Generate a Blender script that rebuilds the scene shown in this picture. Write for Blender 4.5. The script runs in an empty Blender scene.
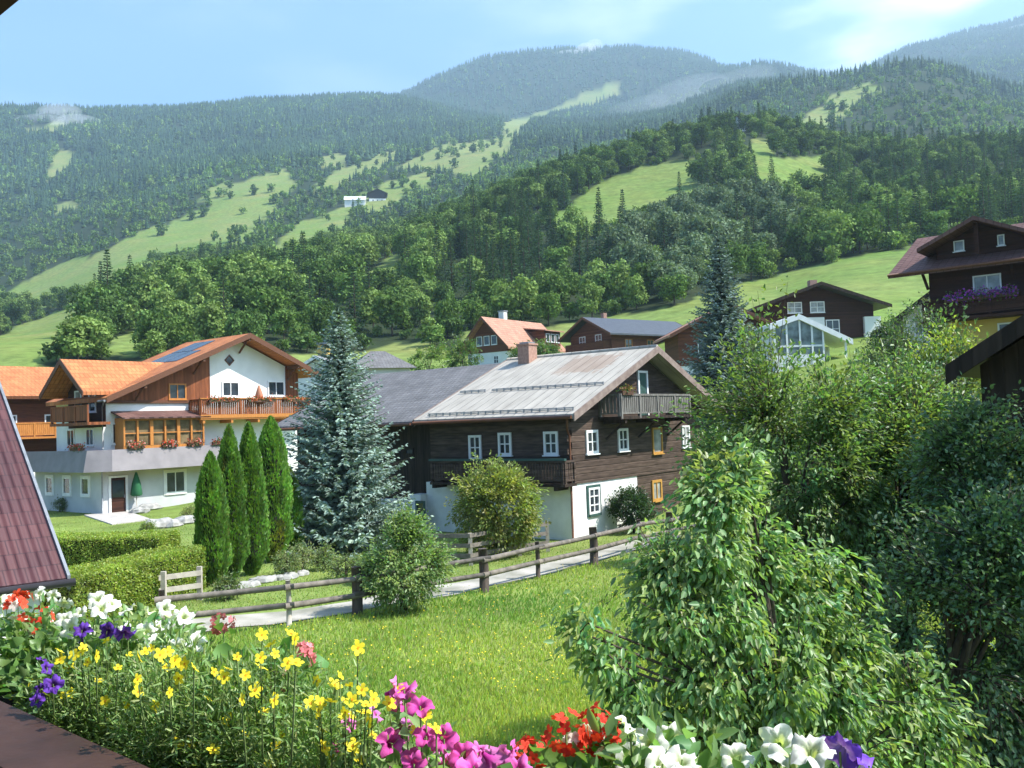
import bpy, math, random
import numpy as np
from math import radians, sin, cos, pi
rng = np.random.default_rng(7)
random.seed(7)
S = bpy.context.scene
COL = S.collection

# ------------------------------------------------------------------ camera, sky, sun, exposure
F, PITCH, ROLL, CZ = 900.0, radians(2.42), radians(2.0), 5.0
from mathutils import Matrix, Vector
cam_d = bpy.data.cameras.new('camera'); cam = bpy.data.objects.new('camera', cam_d); COL.objects.link(cam)
cam_d.sensor_width = 36; cam_d.lens = 36 * F / 1024; cam_d.clip_start = 0.05; cam_d.clip_end = 20000
cam.matrix_world = Matrix.Translation((0, 0, CZ)) @ (Matrix.Rotation(pi / 2 + PITCH, 4, 'X') @ Matrix.Rotation(-ROLL, 4, 'Z'))
S.camera = cam
SUN_EL, SUN_AZ = radians(50), radians(98)       # azimuth clockwise from +Y
sun_vec = Vector((sin(SUN_AZ) * cos(SUN_EL), cos(SUN_AZ) * cos(SUN_EL), sin(SUN_EL)))
sd = bpy.data.lights.new('sun', 'SUN'); sd.energy = 5.0; sd.angle = radians(0.53); sd.color = (1, 0.95, 0.87)
so = bpy.data.objects.new('sun', sd); COL.objects.link(so); so.rotation_euler = sun_vec.to_track_quat('Z', 'Y').to_euler()
so.location = (60, 0, 80)
W = bpy.data.worlds.new('World'); S.world = W; W.use_nodes = True
nt = W.node_tree; nt.nodes.clear()
def N(nt, t, **k):
    n = nt.nodes.new(t)
    for a, v in k.items(): setattr(n, a, v)
    return n
sky = N(nt, 'ShaderNodeTexSky', sky_type='NISHITA', sun_disc=False, sun_elevation=SUN_EL, sun_rotation=SUN_AZ, altitude=300)
sky.air_density = 1.0; sky.dust_density = 3.0; sky.ozone_density = 1.2
tc = N(nt, 'ShaderNodeTexCoord')
mp = N(nt, 'ShaderNodeMapping'); mp.inputs['Scale'].default_value = (2.2, 2.2, 6.5); mp.inputs['Location'].default_value = (0.35, 0.2, 0.1)
cn = N(nt, 'ShaderNodeTexNoise'); cn.inputs['Scale'].default_value = 2.1; cn.inputs['Detail'].default_value = 5; cn.inputs['Roughness'].default_value = 0.45
cr = N(nt, 'ShaderNodeMapRange'); cr.inputs[1].default_value = 0.47; cr.inputs[2].default_value = 0.74; cr.inputs[4].default_value = 0.8
cr.interpolation_type = 'SMOOTHSTEP'
mx = N(nt, 'ShaderNodeMixRGB'); mx.inputs[2].default_value = (8.6, 8.9, 9.3, 1)
bg = N(nt, 'ShaderNodeBackground'); bg.inputs[1].default_value = 0.14
ow = N(nt, 'ShaderNodeOutputWorld')
L = nt.links.new
L(tc.outputs['Generated'], mp.inputs[0]); L(mp.outputs[0], cn.inputs[0]); L(cn.outputs['Fac'], cr.inputs[0])
tn = N(nt, 'ShaderNodeMixRGB', blend_type='MULTIPLY'); tn.inputs[0].default_value = 1; tn.inputs[2].default_value = (0.66, 0.96, 1.22, 1); L(sky.outputs[0], tn.inputs[1])
sx = N(nt, 'ShaderNodeSeparateXYZ'); L(tc.outputs['Generated'], sx.inputs[0])
ca = N(nt, 'ShaderNodeMapRange', interpolation_type='SMOOTHSTEP'); ca.inputs[1].default_value = -0.1; ca.inputs[2].default_value = 0.42; ca.inputs[3].default_value = 0.12; L(sx.outputs[0], ca.inputs[0])
cm = N(nt, 'ShaderNodeMath', operation='MULTIPLY'); L(cr.outputs[0], cm.inputs[0]); L(ca.outputs[0], cm.inputs[1])
L(cm.outputs[0], mx.inputs[0]); L(tn.outputs[0], mx.inputs[1]); L(mx.outputs[0], bg.inputs[0]); L(bg.outputs[0], ow.inputs[0])
S.view_settings.view_transform = 'Standard'; S.view_settings.look = 'None'; S.view_settings.exposure = 0.9; S.view_settings.gamma = 1
S.render.engine = 'CYCLES'
S.cycles.use_denoising = True
S.cycles.max_bounces = 6; S.cycles.diffuse_bounces = 3; S.cycles.glossy_bounces = 2; S.cycles.transmission_bounces = 4
S.cycles.transparent_max_bounces = 6; S.cycles.volume_bounces = 1; S.cycles.caustics_reflective = False; S.cycles.caustics_refractive = False
HAZE = 1.55e-4
MIST = True

# ------------------------------------------------------------------ pixel <-> place helpers
def ray(u, v):
    a = (u - 512) / F; b = -(v - 384) / F
    c, s = cos(-ROLL), sin(-ROLL)
    x = a * c - b * s; y = a * s + b * c
    cp, sp = cos(PITCH), sin(PITCH)
    return np.array([x, cp - y * sp, sp + y * cp])
def aty(u, v, y):
    d = ray(u, v); return d * (y / d[1]) + np.array([0, 0, CZ])
def gnd(u, v, z=0.0):
    d = ray(u, v); return d * ((z - CZ) / d[2]) + np.array([0, 0, CZ])
def proj(p):
    p = np.asarray(p, float)
    x, y, z = p[..., 0], p[..., 1], p[..., 2] - CZ
    cp, sp = cos(PITCH), sin(PITCH)
    dep = np.maximum(y * cp + z * sp, 0.05); a = x / dep; b = (-y * sp + z * cp) / dep
    c, s = cos(ROLL), sin(ROLL)
    return 512 + F * (a * c - b * s), 384 - F * (a * s + b * c)

# ------------------------------------------------------------------ tagging and meshes
def tag(o, label=None, cat=None, group=None, kind=None):
    if label: o['label'] = label
    if cat: o['category'] = cat
    if group: o['group'] = group
    if kind: o['kind'] = kind
    return o
def empty(name, loc, rz=0.0, label=None, cat=None, group=None, sc=None):
    o = bpy.data.objects.new(name, None); COL.objects.link(o); o.location = [float(q) for q in loc]; o.rotation_euler = (0, 0, rz)
    o.empty_display_size = 0.2
    if sc is not None: o.scale = (sc, sc, sc) if np.isscalar(sc) else sc
    return tag(o, label, cat, group)
def link(name, me, parent=None, mats=None):
    o = bpy.data.objects.new(name, me); COL.objects.link(o)
    if mats:
        for m in (mats if isinstance(mats, (list, tuple)) else [mats]): me.materials.append(m)
    if parent: o.parent = parent
    return o
def mesh_np(name, V, Fc, col=None, mi=None, smooth=False):
    """V (n,3); Fc (m,k) array or list of such arrays; col (n,3) point colours; mi per-face material index"""
    me = bpy.data.meshes.new(name)
    V = np.ascontiguousarray(V, dtype=np.float32)
    if not isinstance(Fc, list): Fc = [Fc]
    Fc = [np.asarray(f, dtype=np.int32) for f in Fc if len(f)]
    nl = sum(f.size for f in Fc); nf = sum(len(f) for f in Fc)
    me.vertices.add(len(V)); me.vertices.foreach_set('co', V.ravel())
    me.loops.add(nl); me.polygons.add(nf)
    me.loops.foreach_set('vertex_index', np.concatenate([f.ravel() for f in Fc]))
    tot = np.concatenate([np.full(len(f), f.shape[1], dtype=np.int32) for f in Fc])
    st = np.concatenate([[0], np.cumsum(tot)[:-1]]).astype(np.int32)
    me.polygons.foreach_set('loop_start', st); me.polygons.foreach_set('loop_total', tot)
    if mi is not None: me.polygons.foreach_set('material_index', np.asarray(mi, dtype=np.int32))
    if smooth: me.polygons.foreach_set('use_smooth', np.ones(nf, dtype=bool))
    me.update(calc_edges=True)
    if col is not None:
        at = me.color_attributes.new('Col', 'FLOAT_COLOR', 'POINT')
        c4 = np.ones((len(V), 4), dtype=np.float32); c4[:, :3] = col
        at.data.foreach_set('color', c4.ravel())
    return me
class MB:
    def __init__(s): s.v = []; s.f = []; s.m = []; s.sm = []
    def face_verts(s, vs, fs, mi=0, smooth=False):
        k = len(s.v); s.v += [tuple(float(q) for q in p) for p in vs]
        for f in fs: s.f.append([i + k for i in f]); s.m.append(mi); s.sm.append(smooth)
        return s
    def box(s, x0, x1, y0, y1, z0, z1, mi=0):
        if x0 > x1: x0, x1 = x1, x0
        if y0 > y1: y0, y1 = y1, y0
        vs = [(x0, y0, z0), (x1, y0, z0), (x1, y1, z0), (x0, y1, z0), (x0, y0, z1), (x1, y0, z1), (x1, y1, z1), (x0, y1, z1)]
        return s.face_verts(vs, [(0, 3, 2, 1), (4, 5, 6, 7), (0, 1, 5, 4), (1, 2, 6, 5), (2, 3, 7, 6), (3, 0, 4, 7)], mi)
    def slab(s, a, b, c, d, th, mi=0):
        """top quad a,b,c,d (ccw from above) with thickness th straight down"""
        top = [a, b, c, d]; vs = [(p[0], p[1], p[2] - th) for p in top] + top
        return s.face_verts(vs, [(0, 3, 2, 1), (4, 5, 6, 7), (0, 1, 5, 4), (1, 2, 6, 5), (2, 3, 7, 6), (3, 0, 4, 7)], mi)
    def prism_y(s, pts, y0, y1, mi=0):
        """polygon in xz extruded along y"""
        n = len(pts); vs = [(p[0], y0, p[1]) for p in pts] + [(p[0], y1, p[1]) for p in pts]
        return s.face_verts(vs, [tuple(range(n)), tuple(range(2 * n - 1, n - 1, -1))] + [((i + 1) % n, i, n + i, n + (i + 1) % n) for i in range(n)], mi)
    def prism_x(s, pts, x0, x1, mi=0):
        n = len(pts); vs = [(x0, p[0], p[1]) for p in pts] + [(x1, p[0], p[1]) for p in pts]
        return s.face_verts(vs, [tuple(range(n)), tuple(range(2 * n - 1, n - 1, -1))] + [((i + 1) % n, i, n + i, n + (i + 1) % n) for i in range(n)], mi)
    def tube(s, path, rad, n=6, mi=0, caps=True):
        path = [np.array(p, float) for p in path]
        rad = [rad] * len(path) if np.isscalar(rad) else rad
        k = len(s.v)
        for i, p in enumerate(path):
            t = path[min(i + 1, len(path) - 1)] - path[max(i - 1, 0)]; t = t / (np.linalg.norm(t) + 1e-9)
            a = np.cross(t, [0, 0, 1.0]) if abs(t[2]) < 0.95 else np.cross(t, [1.0, 0, 0]); a /= np.linalg.norm(a); b = np.cross(t, a)
            for j in range(n):
                w = 2 * pi * j / n; s.v.append(tuple(p + rad[i] * (cos(w) * a + sin(w) * b)))
        for i in range(len(path) - 1):
            for j in range(n):
                j2 = (j + 1) % n
                s.f.append([k + i * n + j, k + i * n + j2, k + (i + 1) * n + j2, k + (i + 1) * n + j]); s.m.append(mi); s.sm.append(True)
        if caps:
            s.f.append([k + j for j in range(n)]); s.m.append(mi); s.sm.append(False)
            s.f.append([k + (len(path) - 1) * n + j for j in range(n - 1, -1, -1)]); s.m.append(mi); s.sm.append(False)
        return s
    def lathe(s, prof, n=16, mi=0, c=(0, 0, 0)):
        k = len(s.v)
        for r, z in prof:
            for j in range(n): s.v.append((c[0] + r * cos(2 * pi * j / n), c[1] + r * sin(2 * pi * j / n), c[2] + z))
        for i in range(len(prof) - 1):
            for j in range(n):
                s.f.append([k + i * n + j, k + i * n + (j + 1) % n, k + (i + 1) * n + (j + 1) % n, k + (i + 1) * n + j]); s.m.append(mi); s.sm.append(True)
        return s
    def mesh(s, name):
        me = bpy.data.meshes.new(name); me.from_pydata(s.v, [], s.f)
        me.polygons.foreach_set('material_index', s.m); me.polygons.foreach_set('use_smooth', s.sm); me.update()
        return me
    def build(s, name, mats, parent=None, label=None):
        o = link(name, s.mesh(name), parent, mats)
        if label: o['label'] = label
        return o
def copy_tree(o, parent=None):
    c = o.copy(); COL.objects.link(c)
    if parent: c.parent = parent
    for ch in list(o.children): copy_tree(ch, c)
    return c

# ------------------------------------------------------------------ materials
MATS = {}
def base_mat(name):
    m = bpy.data.materials.new(name); m.use_nodes = True; MATS[name] = m
    n = m.node_tree; p = n.nodes['Principled BSDF']; return m, n, p
def noise_col(n, c1, c2, scale, detail=4, coord='Object', stretch=(1, 1, 1), lo=0.35, hi=0.65):
    t = N(n, 'ShaderNodeTexCoord'); mpn = N(n, 'ShaderNodeMapping'); mpn.inputs['Scale'].default_value = stretch
    x = N(n, 'ShaderNodeTexNoise'); x.inputs['Scale'].default_value = scale; x.inputs['Detail'].default_value = detail
    r = N(n, 'ShaderNodeMapRange'); r.inputs[1].default_value = lo; r.inputs[2].default_value = hi
    k = N(n, 'ShaderNodeMixRGB'); k.inputs[1].default_value = (*c1, 1); k.inputs[2].default_value = (*c2, 1)
    n.links.new(t.outputs[coord], mpn.inputs[0]); n.links.new(mpn.outputs[0], x.inputs[0]); n.links.new(x.outputs['Fac'], r.inputs[0]); n.links.new(r.outputs[0], k.inputs[0])
    return k, t, x
def bump(n, p, src, strength, dist=0.02):
    b = N(n, 'ShaderNodeBump'); b.inputs['Strength'].default_value = strength; b.inputs['Distance'].default_value = dist
    n.links.new(src, b.inputs['Height']); n.links.new(b.outputs[0], p.inputs['Normal']); return b
def plain(name, c1, c2=None, scale=3.0, rough=0.7, stretch=(1, 1, 1), bmp=0.0, spec=0.3, metal=0.0, coord='Object'):
    m, n, p = base_mat(name)
    c2 = c2 or tuple(q * 0.8 for q in c1)
    k, t, x = noise_col(n, c1, c2, scale, stretch=stretch, coord=coord)
    n.links.new(k.outputs[0], p.inputs['Base Color']); p.inputs['Roughness'].default_value = rough
    p.inputs['Specular IOR Level'].default_value = spec; p.inputs['Metallic'].default_value = metal
    if bmp: bump(n, p, x.outputs['Fac'], bmp)
    return m
def planks(name, c1, c2, axis='Z', pitch=0.2, rough=0.75, groove=0.35, along='X', spec=0.2):
    """wood with boards stacked along an axis; grain stretched along the board"""
    m, n, p = base_mat(name)
    st = {'Z': (0.6, 0.6, 5), 'X': (5, 5, 0.6), 'Y': (5, 5, 0.6)}[axis]
    k, t, x = noise_col(n, c1, c2, 2.2, 6, stretch=st, lo=0.3, hi=0.7)
    sep = N(n, 'ShaderNodeSeparateXYZ'); n.links.new(t.outputs['Object'], sep.inputs[0])
    ax = sep.outputs[axis]
    if axis == 'X':   # vertical boards on any wall: use x+y
        ad = N(n, 'ShaderNodeMath', operation='ADD'); n.links.new(sep.outputs['X'], ad.inputs[0]); n.links.new(sep.outputs['Y'], ad.inputs[1]); ax = ad.outputs[0]
    d = N(n, 'ShaderNodeMath', operation='DIVIDE'); d.inputs[1].default_value = pitch; n.links.new(ax, d.inputs[0])
    fl = N(n, 'ShaderNodeMath', operation='FLOOR'); n.links.new(d.outputs[0], fl.inputs[0])
    fr = N(n, 'ShaderNodeMath', operation='FRACT'); n.links.new(d.outputs[0], fr.inputs[0])
    pp = N(n, 'ShaderNodeMath', operation='PINGPONG'); pp.inputs[1].default_value = 0.5; n.links.new(fr.outputs[0], pp.inputs[0])
    gr = N(n, 'ShaderNodeMapRange'); gr.inputs[1].default_value = 0.0; gr.inputs[2].default_value = 0.12; n.links.new(pp.outputs[0], gr.inputs[0])
    wn = N(n, 'ShaderNodeTexWhiteNoise', noise_dimensions='1D'); n.links.new(fl.outputs[0], wn.inputs['W'])
    mr = N(n, 'ShaderNodeMapRange'); mr.inputs[3].default_value = 0.7; mr.inputs[4].default_value = 1.25; n.links.new(wn.outputs['Value'], mr.inputs[0])
    hs = N(n, 'ShaderNodeHueSaturation'); n.links.new(k.outputs[0], hs.inputs['Color']); n.links.new(mr.outputs[0], hs.inputs['Value'])
    n.links.new(hs.outputs[0], p.inputs['Base Color'])
    p.inputs['Roughness'].default_value = rough; p.inputs['Specular IOR Level'].default_value = spec
    bump(n, p, gr.outputs[0], groove, 0.03)
    return m
def tiles(name, c1, c2, row=0.34, colw=0.3, swap=False, rough=0.75, strength=0.7, spec=0.25, mortar=0.35):
    """roof tiles: rows across the slope; swap for slopes that fall along local y"""
    m, n, p = base_mat(name)
    t = N(n, 'ShaderNodeTexCoord'); sep = N(n, 'ShaderNodeSeparateXYZ'); n.links.new(t.outputs['Object'], sep.inputs[0])
    cmb = N(n, 'ShaderNodeCombineXYZ')
    n.links.new(sep.outputs['X' if swap else 'Y'], cmb.inputs[0]); n.links.new(sep.outputs['Y' if swap else 'X'], cmb.inputs[1])
    br = N(n, 'ShaderNodeTexBrick'); br.inputs['Scale'].default_value = 1; br.inputs['Brick Width'].default_value = colw; br.inputs['Row Height'].default_value = row
    br.inputs['Mortar Size'].default_value = 0.012; br.inputs['Mortar Smooth'].default_value = 0.3; br.inputs['Bias'].default_value = 0
    br.inputs['Color1'].default_value = (*c1, 1); br.inputs['Color2'].default_value = (*c2, 1); br.inputs['Mortar'].default_value = (*[q * mortar for q in c2], 1)
    n.links.new(cmb.outputs[0], br.inputs['Vector'])
    ns = N(n, 'ShaderNodeTexNoise'); ns.inputs['Scale'].default_value = 0.9; ns.inputs['Detail'].default_value = 5; n.links.new(t.outputs['Object'], ns.inputs[0])
    mr = N(n, 'ShaderNodeMapRange'); mr.inputs[1].default_value = 0.3; mr.inputs[2].default_value = 0.7; mr.inputs[3].default_value = 0.8; mr.inputs[4].default_value = 1.15; n.links.new(ns.outputs['Fac'], mr.inputs[0])
    hs = N(n, 'ShaderNodeHueSaturation'); n.links.new(br.outputs[0], hs.inputs['Color']); n.links.new(mr.outputs[0], hs.inputs['Value'])
    n.links.new(hs.outputs[0], p.inputs['Base Color'])
    # tile relief: saw along the slope, wave across
    dv = N(n, 'ShaderNodeMath', operation='DIVIDE'); dv.inputs[1].default_value = row; n.links.new(sep.outputs['Y' if swap else 'X'], dv.inputs[0])
    fr = N(n, 'ShaderNodeMath', operation='FRACT'); n.links.new(dv.outputs[0], fr.inputs[0])
    d2 = N(n, 'ShaderNodeMath', operation='MULTIPLY'); d2.inputs[1].default_value = 2 * pi / colw; n.links.new(sep.outputs['X' if swap else 'Y'], d2.inputs[0])
    sn = N(n, 'ShaderNodeMath', operation='SINE'); n.links.new(d2.outputs[0], sn.inputs[0])
    ma = N(n, 'ShaderNodeMath', operation='MULTIPLY_ADD'); ma.inputs[1].default_value = 0.3; n.links.new(sn.outputs[0], ma.inputs[0]); n.links.new(fr.outputs[0], ma.inputs[2])
    bump(n, p, ma.outputs[0], strength, 0.04)
    p.inputs['Roughness'].default_value = rough; p.inputs['Specular IOR Level'].default_value = spec
    return m
def leaf_mat(name, trans=0.35, rough=0.5, spec=0.35, gain=1.0):
    m, n, p = base_mat(name)
    a = N(n, 'ShaderNodeAttribute', attribute_name='Col')
    oi = N(n, 'ShaderNodeObjectInfo')
    mr = N(n, 'ShaderNodeMapRange'); mr.inputs[3].default_value = 0.85 * gain; mr.inputs[4].default_value = 1.15 * gain; n.links.new(oi.outputs['Random'], mr.inputs[0])
    hs = N(n, 'ShaderNodeHueSaturation'); n.links.new(a.outputs['Color'], hs.inputs['Color']); n.links.new(mr.outputs[0], hs.inputs['Value'])
    p.inputs['Roughness'].default_value = rough; p.inputs['Specular IOR Level'].default_value = spec
    n.links.new(hs.outputs[0], p.inputs['Base Color'])
    tr = N(n, 'ShaderNodeBsdfTranslucent')
    ml = N(n, 'ShaderNodeMixRGB', blend_type='MULTIPLY'); ml.inputs[0].default_value = 1; ml.inputs[2].default_value = (1.12, 1.2, 0.5, 1)
    n.links.new(hs.outputs[0], ml.inputs[1]); n.links.new(ml.outputs[0], tr.inputs[0])
    mx = N(n, 'ShaderNodeMixShader'); mx.inputs[0].default_value = trans
    n.links.new(p.outputs[0], mx.inputs[1]); n.links.new(tr.outputs[0], mx.inputs[2])
    n.links.new(mx.outputs[0], n.nodes['Material Output'].inputs['Surface'])
    return m
def glass_mat(name, c=(0.02, 0.025, 0.03)):
    m, n, p = base_mat(name)
    k, t, x = noise_col(n, c, tuple(q * 2.5 for q in c), 1.5)
    n.links.new(k.outputs[0], p.inputs['Base Color'])
    p.inputs['Roughness'].default_value = 0.06; p.inputs['Specular IOR Level'].default_value = 0.6
    return m
M_leaf = leaf_mat('leaf', 0.45, 0.42, 0.5, 1.5); M_needle = leaf_mat('needle', 0.15, 0.6, 0.2, 1.15); M_far = leaf_mat('far_foliage', 0.25, 0.8, 0.1, 1.55)
M_grass = leaf_mat('grass_blade', 0.45, 0.55, 0.25, 1.6); M_petal = leaf_mat('petal', 0.3, 0.6, 0.15)
M_bark = plain('bark', (0.09, 0.07, 0.05), (0.04, 0.03, 0.022), 6, 0.9, (3, 3, 0.8), 0.6)
M_stem = plain('stem', (0.24, 0.33, 0.12), (0.16, 0.24, 0.08), 20, 0.6)
M_plaster = plain('white_plaster', (0.80, 0.80, 0.77), (0.70, 0.70, 0.67), 0.7, 0.85, bmp=0.05)
M_oldplaster = plain('limewash', (0.82, 0.82, 0.79), (0.68, 0.68, 0.65), 1.4, 0.9, bmp=0.25)
M_greyplaster = plain('grey_plaster', (0.55, 0.56, 0.56), (0.47, 0.48, 0.48), 0.9, 0.85)
M_timber = planks('old_timber', (0.042, 0.028, 0.021), (0.11, 0.077, 0.06), 'Z', 0.27, 0.85, 0.6)
M_timber_v = planks('dark_boards', (0.022, 0.015, 0.011), (0.05, 0.034, 0.026), 'X', 0.16, 0.8, 0.5)
M_brown_v = planks('brown_boards', (0.27, 0.09, 0.035), (0.17, 0.055, 0.022), 'X', 0.15, 0.6, 0.4)
M_brown = plain('brown_beam', (0.15, 0.06, 0.03), (0.10, 0.04, 0.02), 4, 0.6, (4, 0.5, 4))
M_redwood = planks('red_log', (0.17, 0.06, 0.03), (0.10, 0.036, 0.02), 'Z', 0.2, 0.7, 0.5)
M_orange = plain('orange_larch', (0.52, 0.21, 0.05), (0.40, 0.15, 0.035), 5, 0.5, (4, 4, 0.6))
M_chaletwood = planks('chalet_wood', (0.06, 0.022, 0.013), (0.035, 0.014, 0.009), 'Z', 0.18, 0.7, 0.4)
M_greyrail = plain('weathered_rail', (0.20, 0.19, 0.17), (0.10, 0.09, 0.08), 4, 0.85, (3, 3, 0.5))
M_greenpaint = plain('green_paint', (0.045, 0.10, 0.085), (0.035, 0.075, 0.065), 3, 0.5)
M_white = plain('white_paint', (0.82, 0.82, 0.80), (0.74, 0.74, 0.72), 3, 0.5)
M_glass = glass_mat('window_glass'); M_curtain = glass_mat('curtained_glass', (0.16, 0.16, 0.15))
M_tile_o = tiles('orange_tiles', (0.52, 0.20, 0.075), (0.42, 0.145, 0.055)); M_tile_os = tiles('orange_tiles_side', (0.52, 0.20, 0.075), (0.42, 0.145, 0.055), swap=True)
M_tile_g = tiles('grey_tiles', (0.20, 0.19, 0.185), (0.155, 0.147, 0.143), 0.30, 0.28, strength=0.8)
M_tile_red = tiles('wine_red_tiles', (0.10, 0.036, 0.035), (0.072, 0.026, 0.027), 0.34, 0.19, swap=True, rough=0.45, strength=1.0, spec=0.4, mortar=0.6)
M_tile_b = tiles('brown_tiles', (0.17, 0.09, 0.075), (0.13, 0.065, 0.055), 0.34, 0.3)
M_sheet_d = plain('dark_sheet', (0.075, 0.08, 0.09), (0.055, 0.06, 0.07), 2, 0.5, spec=0.4)
M_zinc = plain('zinc', (0.30, 0.31, 0.32), (0.22, 0.23, 0.24), 4, 0.45, metal=0.4)
M_brick = plain('chimney_brick', (0.40, 0.24, 0.18), (0.30, 0.17, 0.125), 9, 0.9, bmp=0.4)
M_parapet = plain('parapet_sheet', (0.25, 0.225, 0.23), (0.20, 0.18, 0.185), 1.2, 0.6)
M_stone = plain('stone', (0.42, 0.41, 0.38), (0.24, 0.235, 0.22), 3, 0.9, bmp=0.6)
M_road = plain('gravel_road', (0.43, 0.40, 0.35), (0.22, 0.215, 0.17), 0.9, 0.95, bmp=0.4)
M_post = plain('fence_post_wood', (0.11, 0.085, 0.07), (0.06, 0.047, 0.04), 7, 0.9, (3, 3, 0.5), 0.3)
M_fencerail = plain('fence_rail_wood', (0.22, 0.19, 0.16), (0.12, 0.105, 0.09), 5, 0.9, (1, 1, 1), 0.3)
M_palewood = plain('pale_wood', (0.50, 0.45, 0.38), (0.36, 0.32, 0.27), 4, 0.8)
M_hand = plain('handrail_wood', (0.058, 0.028, 0.020), (0.036, 0.018, 0.013), 9, 0.55, (1, 1, 1), 0.25)
M_yellow = plain('yellow_plaster', (0.62, 0.44, 0.13), (0.55, 0.38, 0.11), 1.0, 0.85)
M_solar = plain('solar_glass', (0.03, 0.04, 0.07), (0.045, 0.055, 0.09), 1.0, 0.15, spec=0.6)
M_ywood = plain('yellow_window_wood', (0.50, 0.27, 0.07), (0.42, 0.22, 0.05), 6, 0.5)
# farmhouse sheet roof: pale weathered sheets with seams and a rusty patch
def farm_roof():
    m, n, p = base_mat('weathered_sheet_roof')
    k, t, x = noise_col(n, (0.46, 0.42, 0.36), (0.33, 0.30, 0.255), 1.3, 7, stretch=(0.5, 1.6, 1), lo=0.3, hi=0.7)
    sep = N(n, 'ShaderNodeSeparateXYZ'); n.links.new(t.outputs['Object'], sep.inputs[0])
    def rng_mask(src, a, b, c, d):
        r1 = N(n, 'ShaderNodeMapRange', interpolation_type='SMOOTHSTEP'); r1.inputs[1].default_value = a; r1.inputs[2].default_value = b; n.links.new(src, r1.inputs[0])
        r2 = N(n, 'ShaderNodeMapRange', interpolation_type='SMOOTHSTEP'); r2.inputs[1].default_value = c; r2.inputs[2].default_value = d; r2.inputs[3].default_value = 1; r2.inputs[4].default_value = 0; n.links.new(src, r2.inputs[0])
        q = N(n, 'ShaderNodeMath', operation='MULTIPLY'); n.links.new(r1.outputs[0], q.inputs[0]); n.links.new(r2.outputs[0], q.inputs[1]); return q.outputs[0]
    nz = N(n, 'ShaderNodeTexNoise'); nz.inputs['Scale'].default_value = 2.5; nz.inputs['Detail'].default_value = 6; n.links.new(t.outputs['Object'], nz.inputs[0])
    def jit(src, amt):
        q = N(n, 'ShaderNodeMath', operation='MULTIPLY_ADD'); q.inputs[1].default_value = amt; n.links.new(nz.outputs['Fac'], q.inputs[0]); n.links.new(src, q.inputs[2]); return q.outputs[0]
    ma = rng_mask(jit(sep.outputs['X'], 1.5), 4.2, 4.5, 6.3, 6.6); mb = rng_mask(jit(sep.outputs['Y'], 1.0), 0.9, 1.2, 3.6, 4.2)
    mm = N(n, 'ShaderNodeMath', operation='MULTIPLY'); n.links.new(ma, mm.inputs[0]); n.links.new(mb, mm.inputs[1])
    m2 = N(n, 'ShaderNodeMath', operation='MULTIPLY'); m2.inputs[1].default_value = 0.55; n.links.new(mm.outputs[0], m2.inputs[0])
    rx = N(n, 'ShaderNodeMixRGB'); rx.inputs[2].default_value = (0.27, 0.175, 0.12, 1); n.links.new(m2.outputs[0], rx.inputs[0]); n.links.new(k.outputs[0], rx.inputs[1])
    n.links.new(rx.outputs[0], p.inputs['Base Color']); p.inputs['Roughness'].default_value = 0.9; p.inputs['Specular IOR Level'].default_value = 0.1
    # seams
    dv = N(n, 'ShaderNodeMath', operation='DIVIDE'); dv.inputs[1].default_value = 0.55; n.links.new(sep.outputs['Y'], dv.inputs[0])
    fr = N(n, 'ShaderNodeMath', operation='FRACT'); n.links.new(dv.outputs[0], fr.inputs[0])
    pp = N(n, 'ShaderNodeMath', operation='PINGPONG'); pp.inputs[1].default_value = 0.5; n.links.new(fr.outputs[0], pp.inputs[0])
    gr = N(n, 'ShaderNodeMapRange'); gr.inputs[1].default_value = 0.06; gr.inputs[2].default_value = 0; n.links.new(pp.outputs[0], gr.inputs[0])
    bump(n, p, gr.outputs[0], 0.8, 0.05)
    return m
M_farmroof = farm_roof()

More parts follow.
